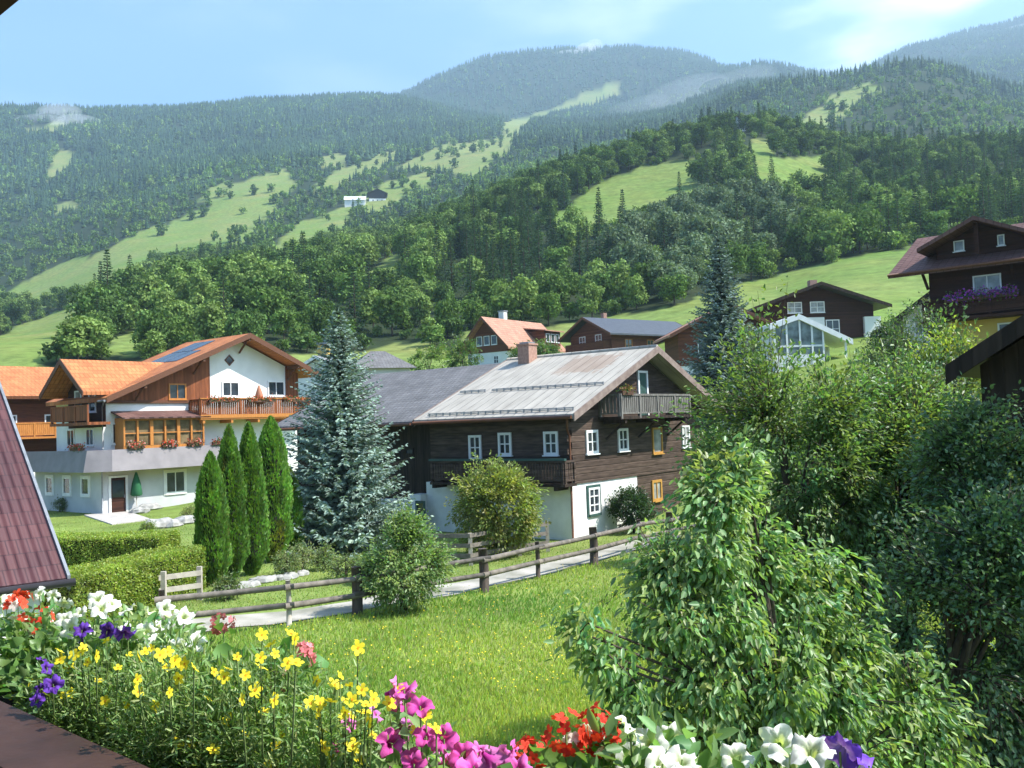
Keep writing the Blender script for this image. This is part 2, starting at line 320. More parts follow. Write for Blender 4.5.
# ------------------------------------------------------------------ terrain
def K(u, near, far):
    return u, near, far
PROF = [  # column, near knots (y, z), far knots (y, pixel row of the ground)
 K(-330, [(40, 0), (75, 0), (130, 14)], [(260, 352), (340, 352), (600, 312), (800, 290), (1300, 215), (2200, 122), (2600, 140), (4800, 175)]),
 K(0,   [(40, 0), (76, 0), (130, 18)], [(260, 337), (340, 338), (600, 302), (800, 276), (1300, 206), (2200, 113), (2600, 130), (4800, 165)]),
 K(128, [(40, 0), (78, 0), (130, 16)], [(280, 303), (360, 302), (700, 256), (950, 222), (1400, 178), (2300, 114), (2800, 126), (4800, 160)]),
 K(256, [(40, 0), (72, 1), (130, 17)], [(310, 280), (400, 275), (750, 233), (1050, 188), (1500, 155), (2400, 111), (2900, 122), (4800, 150)]),
 K(384, [(40, 0), (56, 1), (80, 4.5), (120, 12.5), (145, 18)], [(330, 258), (430, 252), (800, 214), (1100, 175), (1600, 145), (2500, 104), (2900, 111), (3800, 105), (4800, 135)]),
 K(512, [(40, 0), (55, 2), (85, 7), (125, 13), (145, 19)], [(200, 298), (400, 200), (490, 200), (1000, 168), (1500, 140), (2200, 123), (2600, 122), (3600, 62), (4800, 110)]),
 K(600, [(40, 0), (55, 2.5), (85, 8), (120, 12.8), (145, 20)], [(200, 285), (300, 226), (430, 168), (520, 172), (1100, 148), (2000, 128), (2500, 120), (3700, 55), (4800, 90)]),
 K(690, [(40, 0), (50, 2), (75, 7), (110, 13), (135, 19.5)], [(160, 298), (300, 215), (460, 142), (540, 150), (1200, 128), (1900, 114), (2400, 112), (3700, 56), (4800, 90)]),
 K(768, [(36, 0), (60, 5), (85, 9.5), (120, 17)], [(190, 279), (300, 202), (480, 131), (560, 145), (1000, 120), (1400, 90), (1700, 92), (3700, 74), (4800, 95)]),
 K(850, [(24, 0), (60, 6.5), (92, 12), (120, 18)], [(190, 262), (300, 212), (480, 152), (560, 165), (1000, 112), (1300, 82), (1600, 90), (3700, 88), (4800, 105)]),
 K(940, [(18, 0), (47, 6), (62, 8.5), (92, 12.5), (125, 19)], [(180, 256), (300, 207), (480, 157), (560, 166), (1000, 102), (1250, 70), (1600, 84), (4000, 50), (4800, 64)]),
 K(1024, [(18, 0), (47, 6.3), (62, 9), (92, 13.5), (130, 21)], [(180, 251), (300, 206), (480, 152), (560, 160), (1000, 112), (1250, 94), (1600, 104), (4000, 28), (4800, 42)]),
 K(1400, [(18, 0), (47, 7), (62, 10), (92, 16), (130, 26)], [(180, 240), (300, 200), (480, 150), (560, 158), (1000, 125), (1250, 105), (1600, 115), (4000, -30), (4800, 0)]),
]
YG = np.concatenate([np.linspace(-60, 10, 15), np.geomspace(12, 4800, 330)])
def pchip(xk, yk, x):
    xk = np.asarray(xk, float); yk = np.asarray(yk, float)
    h = np.diff(xk); dl = np.diff(yk) / h; d = np.zeros_like(yk)
    for i in range(1, len(xk) - 1):
        if dl[i - 1] * dl[i] > 0:
            w1 = 2 * h[i] + h[i - 1]; w2 = h[i] + 2 * h[i - 1]; d[i] = (w1 + w2) / (w1 / dl[i - 1] + w2 / dl[i])
    d[-1] = dl[-1]
    j = np.clip(np.searchsorted(xk, x) - 1, 0, len(xk) - 2); t = (x - xk[j]) / h[j]
    o = (2 * t**3 - 3 * t**2 + 1) * yk[j] + (t**3 - 2 * t**2 + t) * h[j] * d[j] + (-2 * t**3 + 3 * t**2) * yk[j + 1] + (t**3 - t**2) * h[j] * d[j + 1]
    return np.where(x < xk[0], yk[0], o)
UG = np.array([p[0] for p in PROF], float)
ZT = np.zeros((len(PROF), len(YG)))
for i, (u, near, far) in enumerate(PROF):
    ks = [(-60, 0)] + [k for k in near] + [(y, aty(u, v, y)[2]) for y, v in far]
    ZT[i] = pchip([k[0] for k in ks], [k[1] for k in ks], YG)
# resample columns smoothly
UF = np.linspace(-330, 1400, 174)
ZF = np.stack([pchip(UG, ZT[:, j], UF) for j in range(len(YG))], 1)
ker = np.array([1, 3, 5, 3, 1]) / 13.0
ZP = np.pad(ZF, ((2, 2), (0, 0)), mode='edge'); ZF = sum(ker[k] * ZP[k:k + len(UF)] for k in range(5))
# cheap value noise
_tab = rng.random((256, 256))
def vnoise(x, y):
    xi = np.floor(x).astype(int); yi = np.floor(y).astype(int); fx = x - xi; fy = y - yi
    fx = fx * fx * (3 - 2 * fx); fy = fy * fy * (3 - 2 * fy)
    a = _tab[xi % 256, yi % 256]; b = _tab[(xi + 1) % 256, yi % 256]; c = _tab[xi % 256, (yi + 1) % 256]; d = _tab[(xi + 1) % 256, (yi + 1) % 256]
    return (a * (1 - fx) + b * fx) * (1 - fy) + (c * (1 - fx) + d * fx) * fy
def fbm(x, y, o=4):
    s = 0; a = 0.5
    for k in range(o): s = s + a * (vnoise(x * 2**k + 17 * k, y * 2**k + 5 * k) - 0.5); a *= 0.5
    return s
def ground_z(x, y):
    x = np.asarray(x, float); y = np.asarray(y, float)
    u = np.clip(512 + F * x / np.maximum(y, 12), UF[0], UF[-1])
    fu = (u - UF[0]) / (UF[1] - UF[0]); i = np.clip(fu.astype(int), 0, len(UF) - 2); fu = fu - i
    j = np.clip(np.searchsorted(YG, y) - 1, 0, len(YG) - 2); fy = np.clip((y - YG[j]) / (YG[j + 1] - YG[j]), 0, 1)
    z = (ZF[i, j] * (1 - fu) + ZF[i + 1, j] * fu) * (1 - fy) + (ZF[i, j + 1] * (1 - fu) + ZF[i + 1, j + 1] * fu) * fy
    amp = np.clip((y - 90) / 900, 0, 1)
    z = z + amp * 26 * fbm(x / 170 + 9, y / 170 + 3) + np.clip((y - 600) / 2500, 0, 1) * 105 * fbm(x / 480 + 2, y / 480 + 8)
    z = z + np.clip((y - 50) / 60, 0, 1) * 1.2 * fbm(x / 22, y / 22)
    return z
# land cover: open meadows, as seen in the photo, laid on the terrain
MEADOWS = [
 [(90, 258), (165, 222), (235, 196), (300, 180), (276, 205), (250, 238), (228, 252), (190, 256), (140, 266)],
 [(0, 296), (75, 259), (140, 248), (165, 262), (130, 288), (70, 306), (10, 312)],
 [(256, 264), (304, 222), (352, 204), (352, 226), (318, 250), (275, 276)],
 [(-20, 342), (55, 312), (92, 306), (100, 330), (60, 360), (-20, 385)], [(100, 356), (128, 330), (150, 328), (140, 356)],
 [(192, 200), (220, 184), (290, 170), (290, 186), (220, 206)], [(320, 158), (352, 152), (345, 168), (318, 168)],
 [(345, 202), (385, 184), (428, 170), (440, 178), (405, 200), (372, 216)], [(392, 168), (436, 148), (500, 136), (512, 120), (536, 124), (502, 158), (470, 182), (448, 172)],
 [(312, 184), (345, 168), (400, 150), (396, 160), (350, 180), (318, 194)],
 [(495, 128), (560, 104), (600, 86), (622, 84), (618, 96), (560, 116), (520, 132)],
 [(550, 222), (596, 186), (636, 168), (700, 160), (700, 200), (660, 222), (600, 235)],
 [(742, 160), (748, 138), (768, 138), (776, 158), (836, 156), (824, 200), (770, 196)],
 [(936, 184), (982, 180), (978, 200), (938, 198)], [(700, 120), (735, 120), (735, 128), (700, 130)],
 [(440, 358), (470, 332), (560, 326), (655, 313), (700, 298), (760, 279), (860, 256), (930, 244), (1100, 232), (1100, 420), (440, 420)],
 [(352, 280), (400, 254), (402, 290), (362, 302)], [(345, 352), (430, 340), (430, 400), (345, 400)],
 [(775, 132), (815, 112), (838, 92), (868, 82), (884, 92), (856, 106), (838, 124), (800, 142)],
 [(44, 186), (54, 150), (76, 152), (70, 176)], [(16, 128), (60, 122), (84, 128), (28, 138)],
 [(55, 205), (75, 200), (78, 210), (58, 214)],
]
def inpoly(u, v, poly):
    c = np.zeros(np.shape(u), bool); n = len(poly)
    for i in range(n):
        x1, y1 = poly[i]; x2, y2 = poly[(i + 1) % n]
        if y1 == y2: continue
        c ^= ((y1 > v) != (y2 > v)) & (u < (x2 - x1) * (v - y1) / (y2 - y1) + x1)
    return c
FOOT = [(-400, 376), (0, 372), (100, 368), (250, 360), (330, 352), (420, 352), (450, 347), (480, 331), (560, 325), (650, 312), (700, 297), (760, 279), (860, 258), (930, 246), (1024, 236), (1500, 220)]
def is_open(x, y, z, soft=4.0):
    u, v = proj(np.stack([x, y, z], -1))
    w = soft * 2 * fbm(u / 14.0, v / 9.0, 2)
    o = v + w > np.interp(u, [p[0] for p in FOOT], [p[1] for p in FOOT])
    o |= y < 95
    for m in MEADOWS[:]:
        o |= inpoly(u + w * 1.5, v + w, m)
    # the lower meadows belong to the near slopes only
    return o
xa = np.linspace(-0.92, 0.92, 330); xx = xa[None, :] * (YG[:, None] + 90); yy = np.repeat(YG[:, None], len(xa), 1)
zz = ground_z(xx, yy)
op = is_open(xx, yy, zz).astype(float)
g1 = np.array([0.14, 0.225, 0.045]); g2 = np.array([0.20, 0.24, 0.075]); ff = np.array([0.028, 0.045, 0.018])
nv = np.clip(fbm(xx / 30, yy / 30, 3) * 1.6 + 0.35, 0, 1)[..., None]
nv = np.clip(nv + np.clip((yy[..., None] - 600) / 1500, 0, 0.5), 0, 1)
colr = (g1 * (1 - nv) + g2 * nv) * op[..., None] + ff * (1 - op[..., None])
ny, nx = xx.shape
idx = np.arange(ny * nx).reshape(ny, nx)
fc = np.stack([idx[:-1, :-1], idx[:-1, 1:], idx[1:, 1:], idx[1:, :-1]], -1).reshape(-1, 4)
def ground_mat():
    m, n, p = base_mat('ground_cover')
    a = N(n, 'ShaderNodeAttribute', attribute_name='Col'); t = N(n, 'ShaderNodeTexCoord')
    x = N(n, 'ShaderNodeTexNoise'); x.inputs['Scale'].default_value = 0.35; x.inputs['Detail'].default_value = 9; x.inputs['Roughness'].default_value = 0.7
    n.links.new(t.outputs['Object'], x.inputs[0])
    r = N(n, 'ShaderNodeMapRange'); r.inputs[1].default_value = 0.3; r.inputs[2].default_value = 0.7; r.inputs[3].default_value = 0.62; r.inputs[4].default_value = 1.35
    n.links.new(x.outputs['Fac'], r.inputs[0])
    h = N(n, 'ShaderNodeHueSaturation'); n.links.new(a.outputs['Color'], h.inputs['Color']); n.links.new(r.outputs[0], h.inputs['Value'])
    x2 = N(n, 'ShaderNodeTexNoise'); x2.inputs['Scale'].default_value = 0.045; x2.inputs['Detail'].default_value = 7; x2.inputs['Roughness'].default_value = 0.65; n.links.new(t.outputs['Object'], x2.inputs[0])
    r2 = N(n, 'ShaderNodeMapRange'); r2.inputs[1].default_value = 0.42; r2.inputs[2].default_value = 0.68; r2.inputs[4].default_value = 0.55; n.links.new(x2.outputs['Fac'], r2.inputs[0])
    tn_ = N(n, 'ShaderNodeMixRGB', blend_type='MULTIPLY'); tn_.inputs[2].default_value = (1.45, 1.02, 1.15, 1); n.links.new(r2.outputs[0], tn_.inputs[0]); n.links.new(h.outputs[0], tn_.inputs[1])
    n.links.new(tn_.outputs[0], p.inputs['Base Color']); p.inputs['Roughness'].default_value = 0.95; p.inputs['Specular IOR Level'].default_value = 0.1
    bump(n, p, x.outputs['Fac'], 0.6, 0.2)
    return m
ground = link('ground', mesh_np('ground', np.stack([xx, yy, zz], -1).reshape(-1, 3), fc, colr.reshape(-1, 3), smooth=True), None, ground_mat())
tag(ground, 'green valley meadow ground rising into the mountain slopes', 'ground', kind='structure')

# haze: even air in one closed box
hm = bpy.data.materials.new('haze_air'); hm.use_nodes = True; hn = hm.node_tree; hn.nodes.clear()
hv = N(hn, 'ShaderNodeVolumePrincipled'); hv.inputs['Color'].default_value = (0.60, 0.80, 1.0, 1); hv.inputs['Density'].default_value = HAZE; hv.inputs['Anisotropy'].default_value = 0.2
ho = N(hn, 'ShaderNodeOutputMaterial'); hn.links.new(hv.outputs[0], ho.inputs['Volume'])
ztop = float(zz.max()) + 60
hb = MB().box(-5200, 5200, -90, 4850, float(zz.min()) - 1, ztop).build('haze', hm)
tag(hb, 'thin blue haze filling the valley air', 'haze', kind='stuff')

# ------------------------------------------------------------------ vegetation builders (numpy)
def unit(a): return a / (np.linalg.norm(a, axis=-1, keepdims=True) + 1e-9)
def tints(n, base, var=0.25, hue=0.12):
    b = np.asarray(base, float); v = 1 + var * rng.standard_normal((n, 1)) * 0.6
    h = 1 + hue * rng.standard_normal((n, 3)) * np.array([1.0, 0.3, 0.6])
    return np.clip(b * np.clip(v, 0.45, 1.9) * np.clip(h, 0.5, 1.7), 0.003, 0.9)
def leaves_np(pos, axis, nrm, length, width, col, fine=False, fold=0.25):
    """leaf faces; diamond (4 verts) or oval (6 verts)"""
    n = len(pos); axis = unit(axis); side = unit(np.cross(nrm, axis)); up = np.cross(axis, side)
    length = np.broadcast_to(np.asarray(length, float).reshape(-1, 1), (n, 1)); width = np.broadcast_to(np.asarray(width, float).reshape(-1, 1), (n, 1))
    if not fine:
        m = pos + axis * length * 0.45 + up * width * fold
        V = np.stack([pos, m + side * width * 0.5, pos + axis * length, m - side * width * 0.5], 1).reshape(-1, 3)
        b = np.arange(n)[:, None] * 4
        Fs = np.concatenate([b + [0, 1, 2], b + [0, 2, 3]], 1).reshape(-1, 3); k = 4
    else:
        p1 = pos + axis * length * 0.28 + up * width * fold; p2 = pos + axis * length * 0.68 + up * width * fold * 0.8
        tip = pos + axis * length - up * width * fold * 0.5
        V = np.stack([pos, p1 + side * width * 0.5, p2 + side * width * 0.42, tip, p2 - side * width * 0.42, p1 - side * width * 0.5], 1).reshape(-1, 3)
        b = np.arange(n)[:, None] * 6
        Fs = np.concatenate([b + [0, 1, 2, 3], b + [0, 3, 4, 5]], 1).reshape(-1, 4); k = 6
    return V, Fs, np.repeat(col, k, 0)
def rand_dirs(n):
    return unit(rng.standard_normal((n, 3)))
def lump(d, seed, amp):
    r = np.random.default_rng(seed); c = unit(r.standard_normal((9, 3))); w = r.random(9) - 0.4
    return 1 + amp * np.sum(w * np.clip((d @ c.T) * 3 - 1.9, 0, None), 1)

def broad_tree(name, parts, base, trunk_r, anchors_n, twigs, per, leaf_len, leaf_w, color, seed, tw_len=0.5, fine=False, droop=0.35,
               trunk_top=None, mats=None, spike=0.13, col2=None, twig_r=0.006, parent=None, stems=1, smallvar=0.25, inner=0.55):
    """trunk + limbs + twigs as one mesh, crown of leaves as another; parts = list of (centre, radii, share)"""
    r = np.random.default_rng(seed)
    base = np.array(base, float)
    sh = np.array([p[2] for p in parts], float); sh /= sh.sum()
    E = []
    for (c, rad, _), s in zip(parts, sh):
        k = max(3, int(twigs * s)); d = unit(r.standard_normal((k, 3)))
        q = (inner + (1 - inner) * r.random(k) ** 0.6) * lump(d, seed + len(E), 0.35) * np.where(r.random(k) < spike, 1.05 + (0.25 if spike < 0.2 else 0.7) * r.random(k), 1.0)
        E.append(np.array(c) + d * np.array(rad) * q[:, None])
    E = np.concatenate(E); n = len(E)
    cen = np.array(parts[0][0], float)
    A = []
    for (c, rad, _), s in zip(parts, sh):
        k = max(2, int(anchors_n * s)); d = unit(r.standard_normal((k, 3)))
        A.append(np.array(c) + d * np.array(rad) * (0.35 + 0.3 * r.random((k, 1))))
    A = np.concatenate(A)
    wood = MB()
    top = np.array(trunk_top if trunk_top is not None else cen + [0, 0, parts[0][1][2] * 0.45], float)
    for s in range(stems):
        off = (r.random(3) - 0.5) * [trunk_r * 5, trunk_r * 5, 0] if stems > 1 else np.zeros(3)
        pth = [base + off, base * 0.65 + top * 0.35 + off * 0.6 + (r.random(3) - .5) * trunk_r, base * 0.3 + top * 0.7 + (r.random(3) - .5) * trunk_r * 2, top]
        wood.tube(pth, [trunk_r, trunk_r * 0.8, trunk_r * 0.55, trunk_r * 0.2], 7)
    for a in A:
        t = np.clip((a[2] - base[2]) / max(top[2] - base[2], 0.1) * 0.7, 0.12, 0.9); st = base * (1 - t) + top * t
        mid = st * 0.45 + a * 0.55 + np.array([0, 0, 0.08 * np.linalg.norm(a - st)]) * (0.5 if a[2] > st[2] else 1.5)
        wood.tube([st, mid, a], [trunk_r * 0.38, trunk_r * 0.24, trunk_r * 0.12], 5, caps=False)
    near = np.argmin(((E[:, None] - A[None]) ** 2).sum(-1), 1)
    for e, a in zip(E, A[near]): wood.tube([a, (a + e) * 0.5 + [0, 0, 0.05 * np.linalg.norm(e - a)], e], [twig_r * 1.8, twig_r * 1.3, twig_r * 0.5], 3, caps=False)
    # leaves along the outer part of each twig
    N_ = n * per; ti = np.repeat(np.arange(n), per)
    dirn = unit(E - A[near]); tpos = 1 - r.random(N_) ** 1.2 * 1.0
    ln = np.minimum(np.linalg.norm(E - A[near], axis=1), tw_len * 2)
    P = E[ti] - dirn[ti] * ((1 - tpos) * ln[ti])[:, None] + r.standard_normal((N_, 3)) * tw_len * 0.22
    out = unit(P - cen) * 0.6 + dirn[ti] * 0.5 + r.standard_normal((N_, 3)) * 0.55 + np.array([0, 0, -droop])
    nr = np.array([0.15, 0, 1.0]) + r.standard_normal((N_, 3)) * 0.55
    L_ = leaf_len * (0.65 + 0.6 * r.random(N_)); W_ = leaf_w * (0.7 + 0.5 * r.random(N_))
    tc_ = tints(n, color, smallvar, 0.12)
    if col2 is not None:
        k = r.random(n) < 0.25; tc_[k] = tints(int(k.sum()), col2, smallvar, 0.1)
    C = np.clip(tc_[ti] * (0.75 + 0.5 * r.random((N_, 1))), 0, 1)
    V, Fs, C = leaves_np(P, out, nr, L_, W_, C, fine)
    tr = wood.build('trunk', M_bark, parent)
    cr_ = link('crown', mesh_np(name + '_crown', V, Fs, C), parent, mats or M_leaf)
    return tr, cr_

def spruce_np(H, R, whorls, nb, seed, color, spray=0.3, dens=0.16, clear=0.08, tip=None, ex=0.8):
    """conifer: whorled drooping branches carrying sprays -> (V,F,C) foliage and branch list"""
    r = np.random.default_rng(seed); P = []; AX = []; NR = []; LN = []; CC = []
    br = []
    for i in range(whorls):
        f = i / (whorls - 1); z = H * (clear + (1 - clear) * f ** 0.92) * 0.985
        Lb = R * (1 - f) ** ex * (0.9 + 0.1 * sin(i * 2.3)) + 0.05 * R
        k = max(4, int(nb * (1 - 0.45 * f)))
        for j in range(k):
            a = 2 * pi * (j + r.random() * 0.8) / k + i * 1.1; l = Lb * (0.72 + 0.42 * r.random())
            d = np.array([cos(a), sin(a), 0]); dz = 0.35 * (f - 0.45) ; sag = 0.22 * (1 - f)
            m = max(2, int(l / dens)); t = (np.arange(m) + 0.4 + 0.4 * r.random(m)) / m
            pts = np.array([0, 0, z]) + d * (t * l)[:, None] + np.array([0, 0, 1.0]) * (l * (dz * t - sag * np.sin(t * pi * 0.85) + 0.12 * t ** 3))[:, None]
            br.append((np.array([0, 0, z]), np.array([0, 0, z]) + d * l * 0.5 + [0, 0, l * (dz * 0.5 - sag)], pts[-1]))
            tn = d + np.array([0, 0, dz])
            sd_ = np.cross(d, [0, 0, 1.0])
            tb = np.clip(1 + 0.25 * r.standard_normal(), 0.6, 1.5)
            for s_, w in ((-1, 1.0), (1, 1.0), (0, 0.8)):
                P.append(pts); ax = tn * 0.75 + sd_ * s_ * (0.75 + 0.2 * r.random((m, 1))) + np.array([0, 0, -0.28 if s_ else 0.15]) + 0.2 * r.standard_normal((m, 3))
                AX.append(ax); NR.append(np.array([0, 0, 0.8]) + 0.75 * r.standard_normal((m, 3)))
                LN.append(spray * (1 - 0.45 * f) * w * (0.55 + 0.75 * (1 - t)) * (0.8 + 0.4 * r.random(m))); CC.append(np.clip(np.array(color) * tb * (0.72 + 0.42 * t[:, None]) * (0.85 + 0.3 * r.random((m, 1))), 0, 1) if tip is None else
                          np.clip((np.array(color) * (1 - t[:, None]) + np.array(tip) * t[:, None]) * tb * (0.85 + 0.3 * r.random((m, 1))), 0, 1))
    # leader
    k = 6; P.append(np.stack([np.zeros(k), np.zeros(k), H * np.linspace(0.93, 0.985, k)], -1)); AX.append(np.array([0, 0, 1.0]) + 0.5 * r.standard_normal((k, 3))); NR.append(r.standard_normal((k, 3)))
    LN.append(np.full(k, spray * 0.8)); CC.append(np.tile(np.array(color), (k, 1)))
    P = np.concatenate(P); AX = np.concatenate(AX); NR = np.concatenate(NR); LN = np.concatenate(LN); CC = np.concatenate(CC)
    V, Fs, C = leaves_np(P, AX, NR, LN, LN * 0.42, CC, False, 0.1)
    return V, Fs, C, br
def merge(parts):
    """[(V,F,C)...] with equal face size -> one"""
    o = 0; Vs = []; Fs = []; Cs = []
    for V, Fc, C in parts:
        Vs.append(V); Fs.append(Fc + o); Cs.append(C); o += len(V)
    return np.concatenate(Vs), np.concatenate(Fs), np.concatenate(Cs)
def tri_tube(p0, p1, r0, r1, n=4):
    p0 = np.array(p0, float); p1 = np.array(p1, float); V = []; 
    for p, r in ((p0, r0), (p1, r1)):
        for j in range(n): V.append(p + [r * cos(2 * pi * j / n), r * sin(2 * pi * j / n), 0])
    Fs = []
    for j in range(n): j2 = (j + 1) % n; Fs += [[j, j2, n + j2], [j, n + j2, n + j]]
    return np.array(V), np.array(Fs), np.tile(np.array([0.06, 0.045, 0.035]), (2 * n, 1))

# unit-height far trees (trunk and crown in one mesh: a few pixels each)
def hill_broad(seed, color, n=1500, size=0.075, tall=1.0, narrow=0.36):
    r = np.random.default_rng(seed)
    nc = 24; d = unit(r.standard_normal((nc, 3))); d[:, 2] = d[:, 2] * 0.9 + 0.12
    cc = np.array([0, 0, 0.50]) + d * np.array([narrow, narrow, 0.46 * tall]) * (0.45 + 0.4 * r.random((nc, 1)))
    cr_ = 0.11 + 0.08 * r.random(nc)
    i = r.integers(0, nc, n); dd = unit(r.standard_normal((n, 3)) + [0, 0, 0.25])
    P = cc[i] + dd * cr_[i][:, None] * np.array([1, 1, 0.8]) * (0.7 + 0.4 * r.random((n, 1)))
    nr = dd + 0.5 * r.standard_normal((n, 3)); ax = np.cross(nr, r.standard_normal((n, 3)))
    tb = np.clip(1 + 0.22 * r.standard_normal(nc), 0.6, 1.5)
    C = np.clip(np.array(color) * tb[i][:, None] * (0.75 + 0.5 * r.random((n, 1))), 0, 1)
    V, Fs, C = leaves_np(P, ax, nr, size * (0.7 + 0.6 * r.random(n)), size * 0.7, C, False, 0.15)
    return merge([(V, Fs, C), tri_tube((0, 0, -0.04), (0, 0, 0.5), 0.022, 0.012)])
def hill_spruce(seed, color, R=0.23, wh=22, nb=10):
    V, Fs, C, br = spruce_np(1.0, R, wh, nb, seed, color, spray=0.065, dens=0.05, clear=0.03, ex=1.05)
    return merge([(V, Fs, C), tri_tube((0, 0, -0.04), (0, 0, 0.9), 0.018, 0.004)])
def far_spruce(seed, color):
    r = np.random.default_rng(seed); Vs = []; Fs = []; Cs = []; o = 0
    for i in range(5):
        z = 0.08 + i * 0.175; R = 0.21 * (1 - i / 5.3); n = 6; a0 = r.random() * 6
        V = [[0, 0, z + 0.30]]; c = [np.array(color) * (0.9 + 0.3 * r.random())]
        for j in range(n):
            a = a0 + 2 * pi * j / n; q = R * (0.75 + 0.5 * r.random())
            V.append([q * cos(a), q * sin(a), z - 0.03 * r.random()]); c.append(np.array(color) * (0.7 + 0.6 * r.random()))
        f = [[0, 1 + j, 1 + (j + 1) % n] for j in range(n) if r.random() < 0.93]
        Vs.append(np.array(V)); Fs.append(np.array(f) + o); Cs.append(np.array(c)); o += len(V)
    return np.concatenate(Vs), np.concatenate(Fs), np.concatenate(Cs)
def far_broad(seed, color):
    return hill_broad(seed, color, n=64, size=0.30)
def stamp(variants, idx, pos, hgt, rot, shade):
    """many small trees of one wood as a single mesh"""
    Vs, Fs, Cs = [], [], []; o = 0
    for k, (V, Fc, C) in enumerate(variants):
        s = np.where(idx == k)[0]
        if not len(s): continue
        c, sn = np.cos(rot[s]), np.sin(rot[s]); w = hgt[s] * (0.85 + 0.3 * rng.random(len(s)))
        X = (V[None, :, 0] * c[:, None] - V[None, :, 1] * sn[:, None]) * w[:, None] + pos[s, 0][:, None]
        Y = (V[None, :, 0] * sn[:, None] + V[None, :, 1] * c[:, None]) * w[:, None] + pos[s, 1][:, None]
        Z = V[None, :, 2] * hgt[s][:, None] + pos[s, 2][:, None]
        Vs.append(np.stack([X, Y, Z], -1).reshape(-1, 3))
        Fs.append((Fc[None] + (np.arange(len(s)) * len(V))[:, None, None]).reshape(-1, Fc.shape[1]) + o); o += len(s) * len(V)
        Cs.append((C[None] * shade[s][:, None, None]).reshape(-1, 3))
    return np.concatenate(Vs), np.concatenate(Fs), np.clip(np.concatenate(Cs), 0, 1)

# ------------------------------------------------------------------ woods on the slopes
def horizon_cull(x, y, h, marg=30):
    """keep points that can be seen from around the balcony: trace the terrain skyline along each bearing"""
    z = ground_z(x, y); keep = np.ones(len(x), bool)
    u, v = proj(np.stack([x, y, z + h], -1))
    best = np.full(len(x), 9999.0)
    for f in np.linspace(0.12, 0.97, 36):
        q = np.stack([x * f, y * f, ground_z(x * f, y * f)], -1); best = np.minimum(best, np.where(y * f > 60, proj(q)[1], 9999))
    return v < best + marg * np.clip(400 / y, 0.15, 1)
def scatter(y0, y1, dens, umin=-70, umax=1100):
    n = int(dens * (umax - umin) / F * (y1**2 - y0**2) / 2)
    y = np.sqrt(rng.random(n) * (y1**2 - y0**2) + y0**2); x = (umin + rng.random(n) * (umax - umin) - 512) / F * y
    return x, y
CONIF = [[(430, 255), (470, 235), (560, 205), (660, 240), (640, 300), (440, 320)], [(640, 190), (690, 160), (770, 165), (770, 235), (700, 255), (650, 235)], [(835, 150), (1060, 130), (1060, 250), (890, 258), (820, 230)], [(690, 130), (745, 130), (745, 190), (700, 190)]]
BIRCH = [[(620, 250), (690, 205), (800, 215), (800, 260), (690, 300), (610, 300)]]
G_B = (0.085, 0.14, 0.033); G_S = (0.042, 0.078, 0.036); G_L = (0.13, 0.185, 0.05); G_BI = (0.115, 0.155, 0.085)
HB = [hill_broad(100 + i, c) for i, c in enumerate([G_B, (0.065, 0.11, 0.03), G_B, G_L, G_L, G_BI, G_BI])]
HS = [hill_spruce(200 + i, c, R) for i, (c, R) in enumerate([(G_S, 0.24), ((0.036, 0.068, 0.036), 0.20), ((0.052, 0.09, 0.038), 0.26), ((0.04, 0.072, 0.033), 0.22)])]
HBm = [mesh_np('broadleaf_tree', *h) for h in HB]; HSm = [mesh_np('spruce_tree', *h) for h in HS]
for m_ in HBm + HSm: m_.materials.append(M_far)
x, y = scatter(104, 560, 1 / 62.0)
z = ground_z(x, y); k = ~is_open(x, y, z, 3.0); x, y, z = x[k], y[k], z[k]
# thin out near neighbours on a grid
key = (np.floor(x / 5.2).astype(int) * 100003 + np.floor(y / 5.2).astype(int)); _, first = np.unique(key, return_index=True); x, y, z = x[first], y[first], z[first]
u, v = proj(np.stack([x, y, z], -1))
pc = np.full(len(x), 0.06)
for P_, q_ in zip(CONIF, (0.78, 0.7, 0.5, 0.3)): pc[inpoly(u, v, P_)] = q_
bi = np.zeros(len(x), bool)
for P_ in BIRCH: bi |= inpoly(u, v, P_)
pc[bi] = 0.12
pc = np.clip(pc + 1.1 * fbm(x / 45, y / 45, 2), 0.01, 0.92)
con = rng.random(len(x)) < pc
h = np.where(con, 11 + 6 * rng.random(len(x)), 7.5 + 5 * rng.random(len(x))) * np.clip(0.55 + (y - 100) / 260, 0.55, 1)
k = horizon_cull(x, y, h); x, y, z, con, h, bi, u, v = [q[k] for q in (x, y, z, con, h, bi, u, v)]
infr = (u > -25) & (u < 1050)
size = h / y + rng.random(len(x)) * 0.003 - 10 * ~infr
chosen = np.zeros(len(x), bool)
for c in (True, False):
    s = np.where(con == c)[0]; s = s[np.argsort(-size[s])][:270]; chosen[s[size[s] > 0]] = True
def zone(uu, vv):
    if uu < 175: return 'behind the far left orange roof'
    if uu < 330: return 'on the slope behind the white chalet'
    if uu < 465: return 'on the slope left of the red roofed chalet'
    if uu < 640: return ('beside the sloping hay meadow on the hill' if vv < 222 else 'on the slope above the red roofed chalet')
    if uu < 790: return ('around the rounded hilltop' if vv < 190 else 'on the slope above the log house')
    if uu < 900: return ('on the crest near the small upper meadow' if vv < 185 else 'at the wood edge above the dark chalet')
    return ('on the hill crest at the right edge' if vv < 180 else 'in the wood above the balcony chalet')
bidx = np.where(bi, 5 + rng.integers(0, 2, len(x)), rng.integers(0, 5, len(x))); sidx = rng.integers(0, 4, len(x))
tone = {0: 'mid green', 1: 'deep green', 2: 'mid green', 3: 'light green', 4: 'light green', 5: 'pale grey green', 6: 'pale grey green'}
stone_ = {0: 'dark', 1: 'slender blackish', 2: 'broad green', 3: 'dark'}
